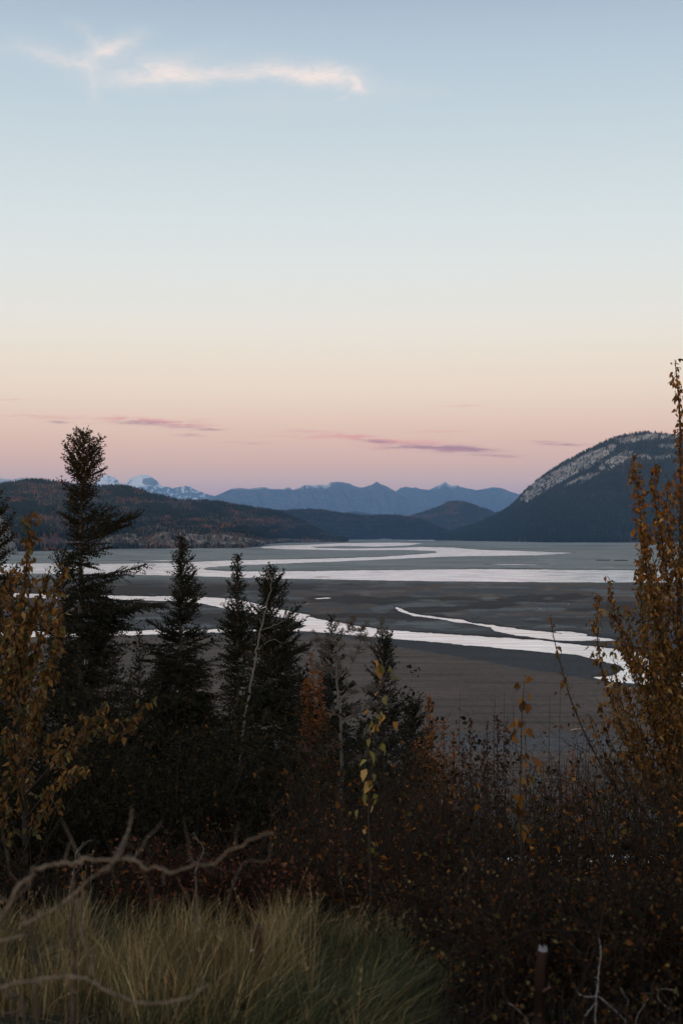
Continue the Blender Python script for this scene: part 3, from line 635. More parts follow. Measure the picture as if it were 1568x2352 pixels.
# ------------------------------------------------------------------ spruces
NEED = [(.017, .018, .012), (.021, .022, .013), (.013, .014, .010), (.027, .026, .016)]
def spruce(tx, prof, D, label, group='spruces on the bank below the camera', bend=None, seed=1, dens=1.0, hollow=0.0, need=NEED, fine=1.0, name='spruce_tree', base_r=None):
    """tx: [(py, px)] trunk line, top first; prof: [(py, left, right)] outer reach measured from the photo"""
    global rng
    keep = rng; rng = np.random.default_rng(seed)
    u = K*D
    xb = (tx[-1][1]-HX)*u; zb = float(gz(xb, D)); pyb = HY-(zb-EYE)/u
    top = tx[0][0]; H = (pyb-top)*u
    P_ = np.array(prof, float); T_ = np.array(tx, float)
    def trunkx(py): return np.interp(py, T_[:, 0], T_[:, 1])
    root = thing(name, (xb, D, zb), label, 'spruce tree', group)
    org = np.array([xb, D, zb])
    # trunk
    n = 26; pyl = np.linspace(pyb+6, top, n)
    pts = np.stack([(trunkx(pyl)-HX)*u+rng.normal(0, .008, n), D+rng.normal(0, .01, n), EYE+(HY-pyl)*u], -1)
    R0 = base_r or (.012*H+.03); rad = np.linspace(R0, .007, n)
    tb = MB(); tube(tb, pts, rad, 8, (.075, .062, .052))
    cb = MB()
    # limbs
    bb_, dd_, ss_, LL_, WW_ = [], [], [], [], []
    topf_ = lambda p: (p-top)*u
    py = top+2.0
    az = rng.uniform(0, 6.28); i = 0
    while py < pyb-40:
        frac = (py-top)*u/H
        low = py > 1720
        px0 = float(trunkx(py)); l = px0-np.interp(py, P_[:, 0], P_[:, 1]); r = np.interp(py, P_[:, 0], P_[:, 2])-px0
        az += 2.4+rng.normal(0, .4); ca = math.cos(az); w = (1+ca)/2
        reach = (l*(1-w)+r*w)
        cl_ = float(fbm(np.array([math.cos(az)*1.1+7+seed]), np.array([math.sin(az)*1.1+py/17.0]), 900+seed, 3)[0])
        q = np.clip(.30+1.75*(cl_-.16), .3, 1.2)*rng.uniform(.75, 1.08)
        if cl_ < .37 and topf_(py) > 1.2 and rng.random() < .85:
            py += .02/u; continue
        base = np.array([(px0-HX)*u, D, EYE+(HY-py)*u])
        topf = (py-top)*u
        e0 = np.interp(topf, [0, .8, 1.8, 3.5, 8, 16], [1.05, .75, .38, .05, -.15, -.3])+rng.normal(0, .13)
        L = max(reach*1.1, 2.0)*u*q/(.35+.65*abs(ca))**.35/max(.42, math.cos(e0))
        curve = np.interp(topf, [0, 1.5, 4, 8, 16], [.1, .12, .12, .16, .22])
        # the tip should sit near the row the profile was read at
        dropz = L*(math.sin(e0)+curve)*.8
        base[2] -= dropz*.75 if dropz > 0 else dropz*.5
        dh = np.array([ca, math.sin(az), 0])
        m_ = max(4, int(L/.12)); s = np.linspace(0, 1, m_)
        wv = rng.normal(0, .03*L, 2)
        side = np.array([-dh[1], dh[0], 0])
        bp_ = base+dh*(L*math.cos(e0)*s)[:, None]+np.array([0, 0, 1.])*(L*(math.sin(e0)*s+curve*s*s))[:, None]+side*(wv[0]*np.sin(s*3))[:, None]
        if fine > .4 and not low: tube(tb, bp_[::max(1, m_//5)] if m_ > 8 else bp_, np.linspace(.010+.010*L, .004, len(bp_[::max(1, m_//5)] if m_ > 8 else bp_)), 4, (.055, .045, .038), cap=False)
        # side twigs
        sp = (.045 if not low else .07)/fine
        nt_ = max(3, int(L*.9/sp)); st = np.linspace(.12 if hollow == 0 else hollow, .98, nt_)
        bpt = np.stack([np.interp(st, s, bp_[:, k_]) for k_ in range(3)], -1)
        fwd = norm(np.stack([np.interp(st, s, np.gradient(bp_[:, k_])) for k_ in range(3)], -1))
        tl = np.minimum(.85, .16+.42*L)*(1-.62*st)*rng.uniform(.5, 1.2, nt_)
        sg = np.where(np.arange(nt_) % 2, 1, -1)[:, None]
        td = norm(fwd*rng.uniform(.5, .9, (nt_, 1))+side*sg*rng.uniform(.5, 1.0, (nt_, 1))+np.array([0, 0, 1])*rng.normal(-.22 if topf > 3 else .25, .25, (nt_, 1)))
        # needle tufts along each twig and along the limb itself
        ns = .06 if not low else .09
        k_ = np.maximum(2, (tl/ns).astype(int)); idx = np.repeat(np.arange(nt_), k_)
        ff = np.concatenate([np.linspace(.1, 1, a_) for a_ in k_])
        pb = bpt[idx]+td[idx]*(tl[idx]*ff)[:, None]; pd = td[idx]
        nb_ = max(2, int(L/.05)) if not low else max(2, int(L/.1)); sb_ = np.linspace(.1, 1, nb_)
        pb = np.concatenate([pb, np.stack([np.interp(sb_, s, bp_[:, k2]) for k2 in range(3)], -1)])
        pd = np.concatenate([pd, norm(np.stack([np.interp(sb_, s, np.gradient(bp_[:, k2])) for k2 in range(3)], -1))])
        mlt = 3 if not low else 2
        pb = np.repeat(pb, mlt, 0); pd = np.repeat(pd, mlt, 0); N = len(pb)
        d = norm(pd*rng.uniform(.6, 1.2, (N, 1))+rand_unit(N)*.75)
        bb_.append(pb); dd_.append(d); ss_.append(norm(np.cross(d, rand_unit(N))))
        LL_.append(rng.uniform(.06, .11, N)*(1.0 if not low else 1.7)); WW_.append(rng.uniform(.024, .044, N)*(1.0 if not low else 2.0))
        step = (.036+.0022*topf)/dens if not low else .06/dens
        py += step/u*rng.uniform(.6, 1.4)*(1.7 if topf < 1.5 else 1)
        i += 1
    # leader shoot
    n_ = 50; h_ = np.linspace(0, 1, n_)**.8
    tp = at(float(trunkx(top)), top, D)
    pb = tp-np.array([0, 0, 1.])*(h_*.55)[:, None]; d = norm(rand_unit(n_)*.8+np.array([0, 0, .6])); bb_.append(pb); dd_.append(d); ss_.append(norm(np.cross(d, rand_unit(n_)))); LL_.append(rng.uniform(.04, .07, n_)); WW_.append(np.full(n_, .016))
    B_, D_, S_, L_, W_ = map(np.concatenate, (bb_, dd_, ss_, LL_, WW_))
    tris(cb, B_, D_, S_, L_, W_, palette(len(B_), need))
    o1 = tb.build('trunk', M['bark'], root, smooth=True, origin=org); o2 = cb.build('crown', M['needle'], root, origin=org)
    rng = keep
    return root
S1 = [(993,184,198),(1003,178,204),(1015,170,214),(1022,150,226),(1032,141,238),(1050,142,240),(1068,146,245),(1080,152,244),(1092,164,236),(1102,170,230),(1112,174,232),(1122,148,252),(1130,152,246),(1138,158,216),(1152,148,220),(1165,160,228),(1174,164,238),(1182,158,292),(1192,158,290),(1202,158,294),(1215,154,270),(1225,152,262),(1243,160,282),(1262,168,276),(1278,162,262),(1290,160,290),(1300,158,298),(1312,160,302),(1322,162,270),(1340,156,266),(1352,152,274),(1366,142,300),(1376,140,340),(1384,136,336),(1392,130,312),(1408,130,318),(1432,118,300),(1480,110,300),(1540,105,315),(1640,100,320),(1800,90,330),(2000,95,330),(2300,90,330)]
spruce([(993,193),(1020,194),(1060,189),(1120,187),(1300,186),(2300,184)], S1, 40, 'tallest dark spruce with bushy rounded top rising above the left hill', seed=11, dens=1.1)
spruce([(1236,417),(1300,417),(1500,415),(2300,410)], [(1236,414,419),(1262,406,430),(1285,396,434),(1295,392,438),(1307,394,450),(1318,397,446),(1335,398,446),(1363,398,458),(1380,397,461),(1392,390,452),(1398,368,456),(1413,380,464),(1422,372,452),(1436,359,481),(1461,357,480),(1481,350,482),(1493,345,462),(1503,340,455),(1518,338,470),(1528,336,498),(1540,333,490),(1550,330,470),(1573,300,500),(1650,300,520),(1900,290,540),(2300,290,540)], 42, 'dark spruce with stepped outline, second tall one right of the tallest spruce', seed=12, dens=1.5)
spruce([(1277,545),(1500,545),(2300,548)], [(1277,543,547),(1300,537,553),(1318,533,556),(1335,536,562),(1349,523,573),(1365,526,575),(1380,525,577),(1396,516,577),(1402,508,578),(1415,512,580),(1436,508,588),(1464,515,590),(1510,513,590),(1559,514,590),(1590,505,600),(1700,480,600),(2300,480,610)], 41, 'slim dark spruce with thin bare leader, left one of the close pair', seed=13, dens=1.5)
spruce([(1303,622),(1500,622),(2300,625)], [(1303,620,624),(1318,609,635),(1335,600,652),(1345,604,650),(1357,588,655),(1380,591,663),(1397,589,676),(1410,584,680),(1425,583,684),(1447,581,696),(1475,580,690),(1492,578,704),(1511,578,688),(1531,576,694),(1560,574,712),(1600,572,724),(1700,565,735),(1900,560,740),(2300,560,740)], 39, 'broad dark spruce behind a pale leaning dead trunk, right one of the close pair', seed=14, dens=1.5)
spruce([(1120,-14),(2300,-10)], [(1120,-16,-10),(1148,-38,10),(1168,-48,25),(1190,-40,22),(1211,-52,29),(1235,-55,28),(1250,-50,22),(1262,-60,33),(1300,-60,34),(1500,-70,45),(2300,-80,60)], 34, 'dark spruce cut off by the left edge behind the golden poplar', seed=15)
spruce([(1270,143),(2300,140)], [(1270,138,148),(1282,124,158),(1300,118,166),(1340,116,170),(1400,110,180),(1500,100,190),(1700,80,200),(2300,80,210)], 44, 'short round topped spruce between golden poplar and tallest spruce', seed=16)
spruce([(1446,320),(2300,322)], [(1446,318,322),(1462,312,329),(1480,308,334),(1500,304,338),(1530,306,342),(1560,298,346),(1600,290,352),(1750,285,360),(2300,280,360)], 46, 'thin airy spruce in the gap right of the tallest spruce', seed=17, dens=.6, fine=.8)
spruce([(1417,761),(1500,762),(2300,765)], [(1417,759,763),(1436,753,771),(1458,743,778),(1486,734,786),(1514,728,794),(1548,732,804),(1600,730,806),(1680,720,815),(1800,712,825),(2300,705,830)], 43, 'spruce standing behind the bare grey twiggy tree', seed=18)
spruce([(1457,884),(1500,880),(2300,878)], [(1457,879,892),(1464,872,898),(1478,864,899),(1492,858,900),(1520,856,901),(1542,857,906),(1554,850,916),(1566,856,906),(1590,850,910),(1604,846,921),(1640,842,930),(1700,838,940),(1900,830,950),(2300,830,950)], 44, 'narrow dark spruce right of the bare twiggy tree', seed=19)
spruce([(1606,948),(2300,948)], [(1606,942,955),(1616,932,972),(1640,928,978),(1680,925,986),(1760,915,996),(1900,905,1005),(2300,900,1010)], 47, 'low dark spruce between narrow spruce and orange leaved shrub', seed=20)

print('TRIS', sum(len(o.data.polygons) for o in bpy.data.objects if o.type == 'MESH' and o.name.startswith('crown')))
def fill(px, top, half, D, label, seed):
    spruce([(top, px), (2300, px+2)], [(top, px-2, px+2), (top+30, px-half*.3, px+half*.35), (top+90, px-half*.55, px+half*.55), (top+200, px-half*.9, px+half*.85), (top+420, px-half*1.1, px+half*1.1), (2300, px-half*1.1, px+half*1.1)], D, label, group='low spruces filling the slope', seed=seed, dens=1.0, fine=.85)
fill(236, 1385, 58, 49, 'low spruce filling the shade right below the tallest spruce', 41)
fill(362, 1560, 60, 50, 'low spruce in the shade between thin airy spruce and stepped spruce', 42)
fill(472, 1600, 60, 48, 'low spruce in the shade between stepped spruce and the close pair', 43)
fill(40, 1480, 80, 38, 'low spruce in deep shade under the golden poplar at the left', 44)
fill(700, 1600, 62, 48, 'low spruce between the close pair and the bare twiggy tree', 45)
fill(830, 1660, 62, 50, 'low spruce between bare twiggy tree and narrow dark spruce', 46)
fill(120, 1680, 80, 36, 'low spruce in the black shade beneath the tallest spruce', 47)
fill(300, 1730, 80, 33, 'low spruce in front of the thin airy spruce foot', 48)
fill(440, 1760, 80, 32, 'low spruce in front of the stepped spruce foot', 49)
fill(660, 1790, 80, 31, 'low spruce in front of the close pair of spruces', 50)

# ------------------------------------------------------------------ broadleaved trees
AMB = [(.17,.078,.014),(.11,.048,.012),(.20,.105,.022),(.065,.034,.012),(.070,.060,.020),(.14,.064,.014),(.30,.19,.07)]
AMBW = [.22,.2,.12,.19,.14,.1,.03]
ORN = [(.20,.066,.014),(.15,.048,.012),(.24,.095,.018),(.09,.032,.011)]
DRK = [(.045,.022,.014),(.06,.026,.013),(.03,.017,.012),(.085,.036,.013)]
BRK = (.035,.029,.024)
class Tree:
    def __init__(s, D, leaf=.06, cols=AMB, w=None, seed=0, bark=BRK):
        s.D = D; s.u = K*D; s.leaf = leaf; s.cols = cols; s.w = w; s.rng = np.random.default_rng(seed); s.tb = MB(); s.lp = []; s.bark = bark; s.lm = 2.4
    def pt(s, px, py, dd=0): return at(px, py, s.D+dd)*1.0
    def path(s, pts, n=None):
        """pts rows (px, py, depth offset)"""
        P_ = np.array([s.pt(*(tuple(p_)+(0,)*(3-len(p_)))) for p_ in pts]); return smoothpath(P_, n or max(6, len(pts)*5))
    def stem(s, P_, r0, r1, sides=6): tube(s.tb, P_, np.linspace(r0, r1, len(P_)), sides, s.bark, cap=False)
    def shoots(s, P_, lenpx, every=.055, leafn=5, t0=0.05, t1=1.0, up=(.5, 1.1), lr=1.0, rnd=.5, twig=True, sub=False):
        """short leafy side shoots along a stem; lenpx: [(t, reach)]"""
        r = s.rng; seg = np.linalg.norm(np.diff(P_, axis=0), axis=1); cum = np.concatenate([[0], np.cumsum(seg)]); tot = cum[-1]
        n = max(2, int(tot*(t1-t0)/every)); ts = t0+(t1-t0)*(np.arange(n)+r.random(n)*.8)/n
        for k_, t in enumerate(ts):
            t = min(t, 1); b0 = np.array([np.interp(t*tot, cum, P_[:, c_]) for c_ in range(3)])
            i = min(len(P_)-2, max(0, np.searchsorted(cum, t*tot)-1)); fw = norm(P_[i+1]-P_[i])
            L = np.interp(t, [a_ for a_, _ in lenpx], [c_ for _, c_ in lenpx])*s.u*r.uniform(.4, 1.15)
            az = k_*2.4+r.normal(0, .5); sd_ = norm(np.cross(fw, [math.cos(az), math.sin(az), .3])); 
            d = norm(sd_*r.uniform(*up)+fw*.9+np.array([0, 0, .15]))
            m_ = 5; ss = np.linspace(0, 1, m_)
            Q = b0+d*(L*ss)[:, None]+np.array([0, 0, 1.])*(L*.18*ss**2)[:, None]+r.normal(0, .03*L, (m_, 3))*ss[:, None]
            if twig and L > .03: tube(s.tb, Q, np.linspace(max(.0035, .012*L), .0018, m_), 3, s.bark, cap=False)
            nl = r.poisson(max(0.2, leafn*s.lm*lr*min(1.8, L/.2+.3)))
            if nl:
                st = r.uniform(.1, 1.05, nl); lp = np.stack([np.interp(st, ss, Q[:, c_]) for c_ in range(3)], -1)
                s.lp.append(lp+r.normal(0, s.leaf*.35, (nl, 3)))
            if sub and L > .25:
                s.shoots(Q, [(0, lenpx[0][1]*.35), (1, lenpx[0][1]*.2)], every=every*1.3, leafn=leafn*.6, twig=True)
    def finish(s, name, label, cat, group, px, parts=('trunk', 'crown'), droop=.9, lmat='leaf', y=None):
        r = s.rng; x = (px-HX)*s.u; z = float(gz(x, s.D)); org = np.array([x, s.D, z])
        root = thing(name, org, label, cat, group)
        s.tb.build(parts[0], M['bark' if s.bark[0] < .15 else 'pale_bark'], root, smooth=True, origin=org)
        if s.lp:
            P_ = np.concatenate(s.lp); N = len(P_)
            ax = norm(rand_unit2(r, N)*.75+np.array([0, 0, -droop])); nm = norm(rand_unit2(r, N)+np.array([0, -.3, .2]))
            L = s.leaf*r.uniform(.6, 1.25, N); cols = np.array(s.cols); i = r.choice(len(cols), N, p=s.w)
            cl = np.clip(cols[i]*(1+r.normal(0, .22, (N, 1))), .003, .9)
            hv = fbm(P_[:, 0]*1.3, P_[:, 2]*1.3, 3, 3)[:, None]; cl = cl*(.75+.5*hv)
            cb = MB(); leaves(cb, P_, ax, nm, L, L*r.uniform(.42, .66, N), cl)
            cb.build(parts[1], M[lmat], root, origin=org)
        return root
def rand_unit2(r, n): return norm(r.normal(size=(n, 3)))
def footpt(T_, px, dd=0.0):
    """row at which the ground lies under px for this distance"""
    x = (px-HX)*T_.u; return HY-(float(gz(x, T_.D))-EYE)/T_.u+8

PG = 'golden poplars framing the view'
# left poplar
T = Tree(14.5, .078, [(.13,.064,.013),(.09,.042,.012),(.17,.09,.02),(.055,.032,.012),(.060,.058,.020),(.11,.055,.014),(.24,.16,.06),(.10,.085,.030)], [.2,.2,.1,.18,.12,.1,.03,.07], 101); T.lm = 1.9
f_ = footpt(T, 60)
m1 = T.path([(62, f_, 0), (58, 1900, .1), (50, 1650, .2), (48, 1450, .1), (62, 1300, 0), (72, 1175, 0)], 40); T.stem(m1, .034, .005, 8)
T.shoots(m1, [(0, 10), (.5, 60), (.62, 85), (.72, 62), (.84, 40), (.9, 30), (1, 10)], every=.05, leafn=5.5, t0=.34, sub=True)
for pts, w in (([(52, 1600, .1), (90, 1470, -.3), (125, 1370, -.4), (148, 1308, -.4)], 26), ([(52, 1640, .1), (20, 1520, .3), (5, 1400, .3), (-8, 1290, .3)], 34), ([(55, 1700, 0), (100, 1600, -.4), (130, 1500, -.6), (138, 1400, -.5)], 26), ([(55, 1760, 0), (80, 1660, -.6), (95, 1580, -.8), (108, 1520, -.8)], 30), ([(50, 1640, .1), (-30, 1500, .4), (-60, 1350, .5)], 40), ([(50, 1500, .2), (70, 1420, -.3), (100, 1350, -.4), (118, 1300, -.3)], 24), ([(52, 1560, 0), (35, 1460, -.5), (30, 1380, -.6), (25, 1310, -.5)], 28)):
    q = T.path(pts, 18); T.stem(q, .018, .004, 5); T.shoots(q, [(0, w*.7), (.5, w), (1, w*.35)], every=.045, leafn=5.5, t0=.15)
for pts, w in (([(55, 1830, 0), (150, 1730, -.8), (230, 1675, -1.1), (300, 1650, -1.2), (352, 1610, -1.2)], 22), ([(180, 1705, -.9), (215, 1660, -1.1), (245, 1612, -1.1)], 22), ([(225, 1678, -1), (260, 1690, -1.1), (310, 1665, -1.2)], 18), ([(60, 1880, 0), (130, 1800, -.8), (200, 1765, -1.2)], 20), ([(60, 1780, 0), (120, 1700, -.6), (170, 1670, -.8), (200, 1640, -.8)], 18), ([(58, 1960, 0), (90, 1880, -.4), (150, 1840, -.6)], 26), ([(58, 2000, 0), (20, 1900, -.3), (10, 1800, -.4)], 30), ([(56, 1860, 0), (30, 1760, -.5), (12, 1680, -.6)], 34)):
    q = T.path(pts, 18); T.stem(q, .014, .003, 5); T.shoots(q, [(0, w*.4), (.5, w), (1, w*.6)], every=.05, leafn=4.5, t0=.35)
T.finish('poplar_tree', 'golden leaved poplar at the left edge in front of the dark spruces', 'poplar', PG, 60)
# right poplar, several leaders
T = Tree(17.5, .068, AMB, AMBW, 102)
f_ = footpt(T, 1560)
m1 = T.path([(1568, f_, 0), (1562, 1900, 0), (1558, 1600, 0), (1560, 1350, 0), (1563, 1150, 0), (1560, 960, 0), (1549, 826, 0)], 60); T.stem(m1, .05, .005, 8)
T.shoots(m1, [(0, 30), (.4, 60), (.62, 55), (.75, 34), (.86, 26), (.94, 20), (1, 8)], every=.052, leafn=4.6, t0=.30, sub=True)
LEAD = [([(1560, 1800, 0), (1540, 1600, -.3), (1508, 1400, -.5), (1475, 1220, -.5), (1462, 1120, -.5), (1452, 1045, -.5)], 24, 6.5, .16, .018),
        ([(1558, 1500, 0), (1535, 1350, .4), (1516, 1220, .4), (1500, 1120, .3), (1508, 1068, .3)], 22, 6, .3, .014),
        ([(1560, 1400, 0), (1545, 1280, -.4), (1530, 1180, -.3), (1535, 1100, -.3)], 22, 5, .2, .012),
        ([(1565, 1900, 0), (1510, 1700, -.6), (1455, 1540, -.9), (1420, 1440, -1), (1404, 1380, -1), (1397, 1326, -1)], 22, 4.2, .3, .014),
        ([(1565, 1950, 0), (1480, 1790, -.9), (1420, 1650, -1.2), (1382, 1540, -1.2), (1370, 1450, -1.2), (1371, 1365, -1.2)], 25, 5.0, .3, .015),
        ([(1566, 2000, 0), (1450, 1860, -1), (1370, 1740, -1.4), (1315, 1620, -1.5), (1285, 1520, -1.5), (1268, 1450, -1.5), (1264, 1412, -1.5)], 14, .8, .35, .014),
        ([(1560, 1750, 0), (1520, 1600, .6), (1480, 1460, .7), (1470, 1330, .7), (1478, 1240, .6)], 26, 5, .2, .015),
        ([(1560, 1850, 0), (1530, 1680, -.8), (1495, 1540, -1), (1480, 1430, -1), (1490, 1330, -.9)], 28, 4.5, .2, .014),
        ([(1562, 1950, 0), (1500, 1800, .4), (1450, 1700, .6), (1425, 1600, .6), (1405, 1500, .5)], 24, 2.6, .25, .014),
        ([(1566, 2080, 0), (1480, 1960, -1), (1400, 1860, -1.2), (1330, 1800, -1.4), (1240, 1770, -1.4)], 16, 1.0, .3, .012),
        ([(1566, 2050, 0), (1500, 1900, .3), (1430, 1800, .5), (1380, 1720, .5), (1350, 1640, .5)], 20, 1.6, .3, .012),
        ([(1560, 1500, 0), (1600, 1300, .2), (1620, 1150, .2), (1600, 1000, .2)], 30, 4, .2, .014),
        ([(1560, 1900, 0), (1545, 1760, -.4), (1520, 1640, -.6), (1512, 1540, -.6)], 32, 4.5, .1, .012), ([(1560, 2000, 0), (1530, 1880, -.5), (1480, 1760, -.7), (1455, 1660, -.7)], 30, 3.2, .1, .012),
        ([(1562, 1700, 0), (1540, 1560, .4), (1520, 1440, .6), (1515, 1350, .6)], 32, 5, .1, .012), ([(1564, 2050, 0), (1500, 1960, .2), (1440, 1880, .3), (1400, 1810, .3)], 26, 2.2, .1, .010),
        ([(1566, 1600, 0), (1590, 1480, -.2), (1600, 1380, -.2)], 32, 5, .1, .012), ([(1540, 1640, -.3), (1500, 1560, -.9), (1440, 1500, -1.3), (1414, 1462, -1.3)], 22, 4.4, .2, .009),
        ([(1562, 1800, 0), (1510, 1660, .2), (1470, 1560, .3), (1448, 1470, .3), (1440, 1400, .2)], 26, 4.2, .15, .011), ([(1562, 1880, 0), (1500, 1760, -.3), (1455, 1640, -.5), (1430, 1560, -.5)], 28, 4.0, .15, .010),
        ([(1566, 1960, 0), (1500, 1850, .2), (1430, 1760, .2), (1395, 1690, .2), (1372, 1610, .1)], 24, 2.8, .2, .010), ([(1562, 1600, 0), (1530, 1480, -.3), (1500, 1390, -.5), (1482, 1300, -.5), (1478, 1200, -.5)], 26, 5, .15, .011)]
for pts, w, ln, t0, r0 in LEAD:
    q = T.path(pts, 34); T.stem(q, r0, .003, 5); T.shoots(q, [(0, w*1.9), (.5, w*1.9), (.85, w*1.05), (1, w*.35)], every=.045, leafn=ln*.8, t0=t0, sub=w > 18, up=(.4, 1.3))
T.finish('poplar_tree', 'tall golden leaved poplar at the right edge with several upright leaders', 'poplar', PG, 1568)
# sapling with few large leaves, close by
def sapling(px, pyt, D, leaf, label, group, pts=None, ln=1.0, w=14, seed=1, cols=AMB, cw=None, every=.05, r0=.006, t0=.38, name='poplar_sapling', extra=()):
    T = Tree(D, leaf, cols, cw, seed); f_ = footpt(T, px); T.lm = 2.6
    q = T.path(pts or [(px+6, f_), (px+3, (f_+pyt)/2), (px-2, pyt+(f_-pyt)*.25), (px, pyt)], 26); 
    if pts: q = np.vstack([at(pts[0][0]+4, f_, D)[None], q])
    T.stem(q, r0, .0016, 5); T.shoots(q, [(0, w), (.7, w), (1, w*.6)], every=every, leafn=ln, t0=t0, up=(.4, .9))
    for e in extra:
        q = T.path(e, 12); T.stem(q, r0*.5, .0012, 4); T.shoots(q, [(0, w*.7), (1, w*.3)], every=every, leafn=ln, t0=.3, up=(.4, .9))
    return T.finish(name, label, 'sapling', group, px)
SG = 'thin saplings with few leaves'
sapling(1205, 1545, 8.5, .072, 'slender young poplar with big yellow leaves against the dark sand', SG, [(1196, 1980), (1194, 1850), (1196, 1740), (1198, 1640), (1205, 1548)], ln=1.5, w=14, seed=201, cw=AMBW, extra=[[(1196, 1760), (1182, 1700), (1178, 1620)], [(1196, 1830), (1222, 1780), (1240, 1740)], [(1196, 1900), (1175, 1840), (1165, 1800)]])
sapling(875, 1500, 8.0, .068, 'slender young poplar with olive and yellow leaves in front of narrow spruce', SG, [(850, 2000), (846, 1850), (856, 1740), (868, 1620), (878, 1502)], ln=1.6, w=16, seed=202, cols=[(.16,.15,.04),(.30,.15,.03),(.36,.24,.08),(.12,.11,.03)], extra=[[(850, 1800), (838, 1760), (830, 1735)], [(852, 1740), (880, 1700), (890, 1650)]])
for k_, (px, pyt, D_, lb, ln) in enumerate([(1286, 1580, 13, 'thin brown sapling right of the big leaved young poplar', .7), (1056, 1588, 14, 'thin leafless stem above the dark brown shrub tips', .25), (1136, 1600, 14, 'thin stem with pale seed heads left of the big leaved young poplar', .5), (1158, 1586, 14.5, 'taller stem with pale seed heads just left of the big leaved young poplar', .5), (1262, 1600, 13.5, 'faint leafless stem left of the thin brown sapling', .2), (1012, 1755, 11, 'thin twig standing before the orange leaved shrub', .6)]):
    sapling(px, pyt, D_, .045, lb, SG, ln=ln, w=9, seed=210+k_, cols=DRK+[(.3,.25,.15)], every=.12, t0=.55, r0=.007, name='sapling')

# leafy shrubs with upright plumes
def plume(px, pyt, half, D, label, seed, cols, leaf=.035, ln=6, extra=(), group='autumn shrubs on the right slope', name='shrub', cat='shrub', dens=.05, wf=2.2):
    T = Tree(D, leaf, cols, None, seed); f_ = footpt(T, px); r = T.rng; T.lm = 3.0
    st = [(px, pyt, half)]+list(extra)
    for (x_, y_, h_) in st:
        q = T.path([(px+r.normal(0, 4), f_, 0), ((px+x_)/2, (f_+y_)/2+20, r.normal(0, .2)), (x_, y_+(f_-y_)*.25, r.normal(0, .2)), (x_, y_, 0)], 26)
        T.stem(q, .012, .003, 5); T.shoots(q, [(0, h_*wf), (.5, h_*wf), (.8, h_*wf*.8), (1, h_*.4)], every=dens, leafn=ln*.8, t0=.2, up=(.8, 1.8), sub=h_ > 15)
    return T.finish(name, label, cat, group, px, parts=('stems', 'foliage'), droop=.3)
plume(985, 1597, 26, 27, 'bright orange leaved shrub with pointed top against the sand', 301, ORN+[(.34,.15,.03)], extra=[(1018, 1655, 18), (960, 1700, 20), (1040, 1680, 14), (1000, 1730, 26)], leaf=.05, ln=7)
plume(1080, 1648, 18, 22, 'dark brown leaved shrub right of the orange one', 302, DRK, extra=[(1062, 1700, 14), (1110, 1700, 16)], leaf=.045)
plume(1142, 1640, 16, 21, 'dark brown leaved shrub with two tips beside the big leaved young poplar', 303, DRK, extra=[(1118, 1655, 11), (1160, 1690, 14)], leaf=.045)
plume(1314, 1718, 24, 20, 'rosy orange leaved shrub low beside the golden poplar', 304, ORN+[(.30,.10,.05),(.34,.14,.07)], extra=[(1345, 1790, 20), (1290, 1790, 20), (1365, 1850, 20)], leaf=.04, ln=6)
plume(715, 1500, 20, 36, 'orange leaved shrub between the close pair of spruces and the bare tree', 305, ORN, extra=[(735, 1530, 18), (700, 1560, 14), (735, 1620, 26)], leaf=.06, ln=6)
plume(1250, 1800, 24, 18, 'rust leaved shrub between young poplar and rosy shrub', 306, DRK+ORN, extra=[(1215, 1830, 20), (1280, 1850, 22)], leaf=.04, ln=4)
plume(1010, 1850, 30, 19, 'rust brown shrub below the bright orange one', 307, DRK+ORN[:2], extra=[(1060, 1870, 26), (950, 1880, 26)], leaf=.04, ln=4.5)
plume(780, 1800, 26, 18, 'dark rust shrub below the bare twiggy tree', 308, DRK, extra=[(830, 1830, 24), (740, 1850, 24)], leaf=.04, ln=3)

# ------------------------------------------------------------------ dead and bare trees
def bare(name, label, cat, group, D, px, limbs, r0, seed, bark=(.30,.28,.26), twigs=8, tl=60, depth=2, up=.3, fine=.0022):
    T = Tree(D, .05, AMB, None, seed, bark); r = T.rng
    def rec(P_, R_, lv, tlen):
        if lv <= 0: return
        n = max(2, int(twigs*(1 if lv == depth else .45)))
        for t in r.uniform(.12, 1, n):
            i = int(t*(len(P_)-2)); b0 = P_[i]; fw = norm(P_[i+1]-P_[i])
            d = norm(fw*.55+rand_unit2(r, 1)[0]*[1, .8, .8]+np.array([0, 0, up])); L = tlen*T.u*r.uniform(.35, 1.1)
            m_ = 7; Q = b0+d*(L*np.linspace(0, 1, m_))[:, None]; Q += np.cumsum(r.normal(0, .045*L, (m_, 3)), 0)*np.linspace(0, 1, m_)[:, None]
            Q[0] = b0; rr = max(fine, R_*.35)
            tube(T.tb, Q, np.linspace(rr, fine*.7, m_), 4 if lv > 1 else 3, bark, cap=False); rec(Q, rr, lv-1, tlen*.5)
    for pts, ra, rb, tw in limbs:
        q = T.path(pts, max(14, len(pts)*7)); q[1:-1] += r.normal(0, .012, (len(q)-2, 3)); T.stem(q, ra, rb, 7)
        if tw: rec(q[int(len(q)*.15):], ra, depth, tw)
    return T.finish(name, label, cat, group, px, parts=('trunk', 'crown'))
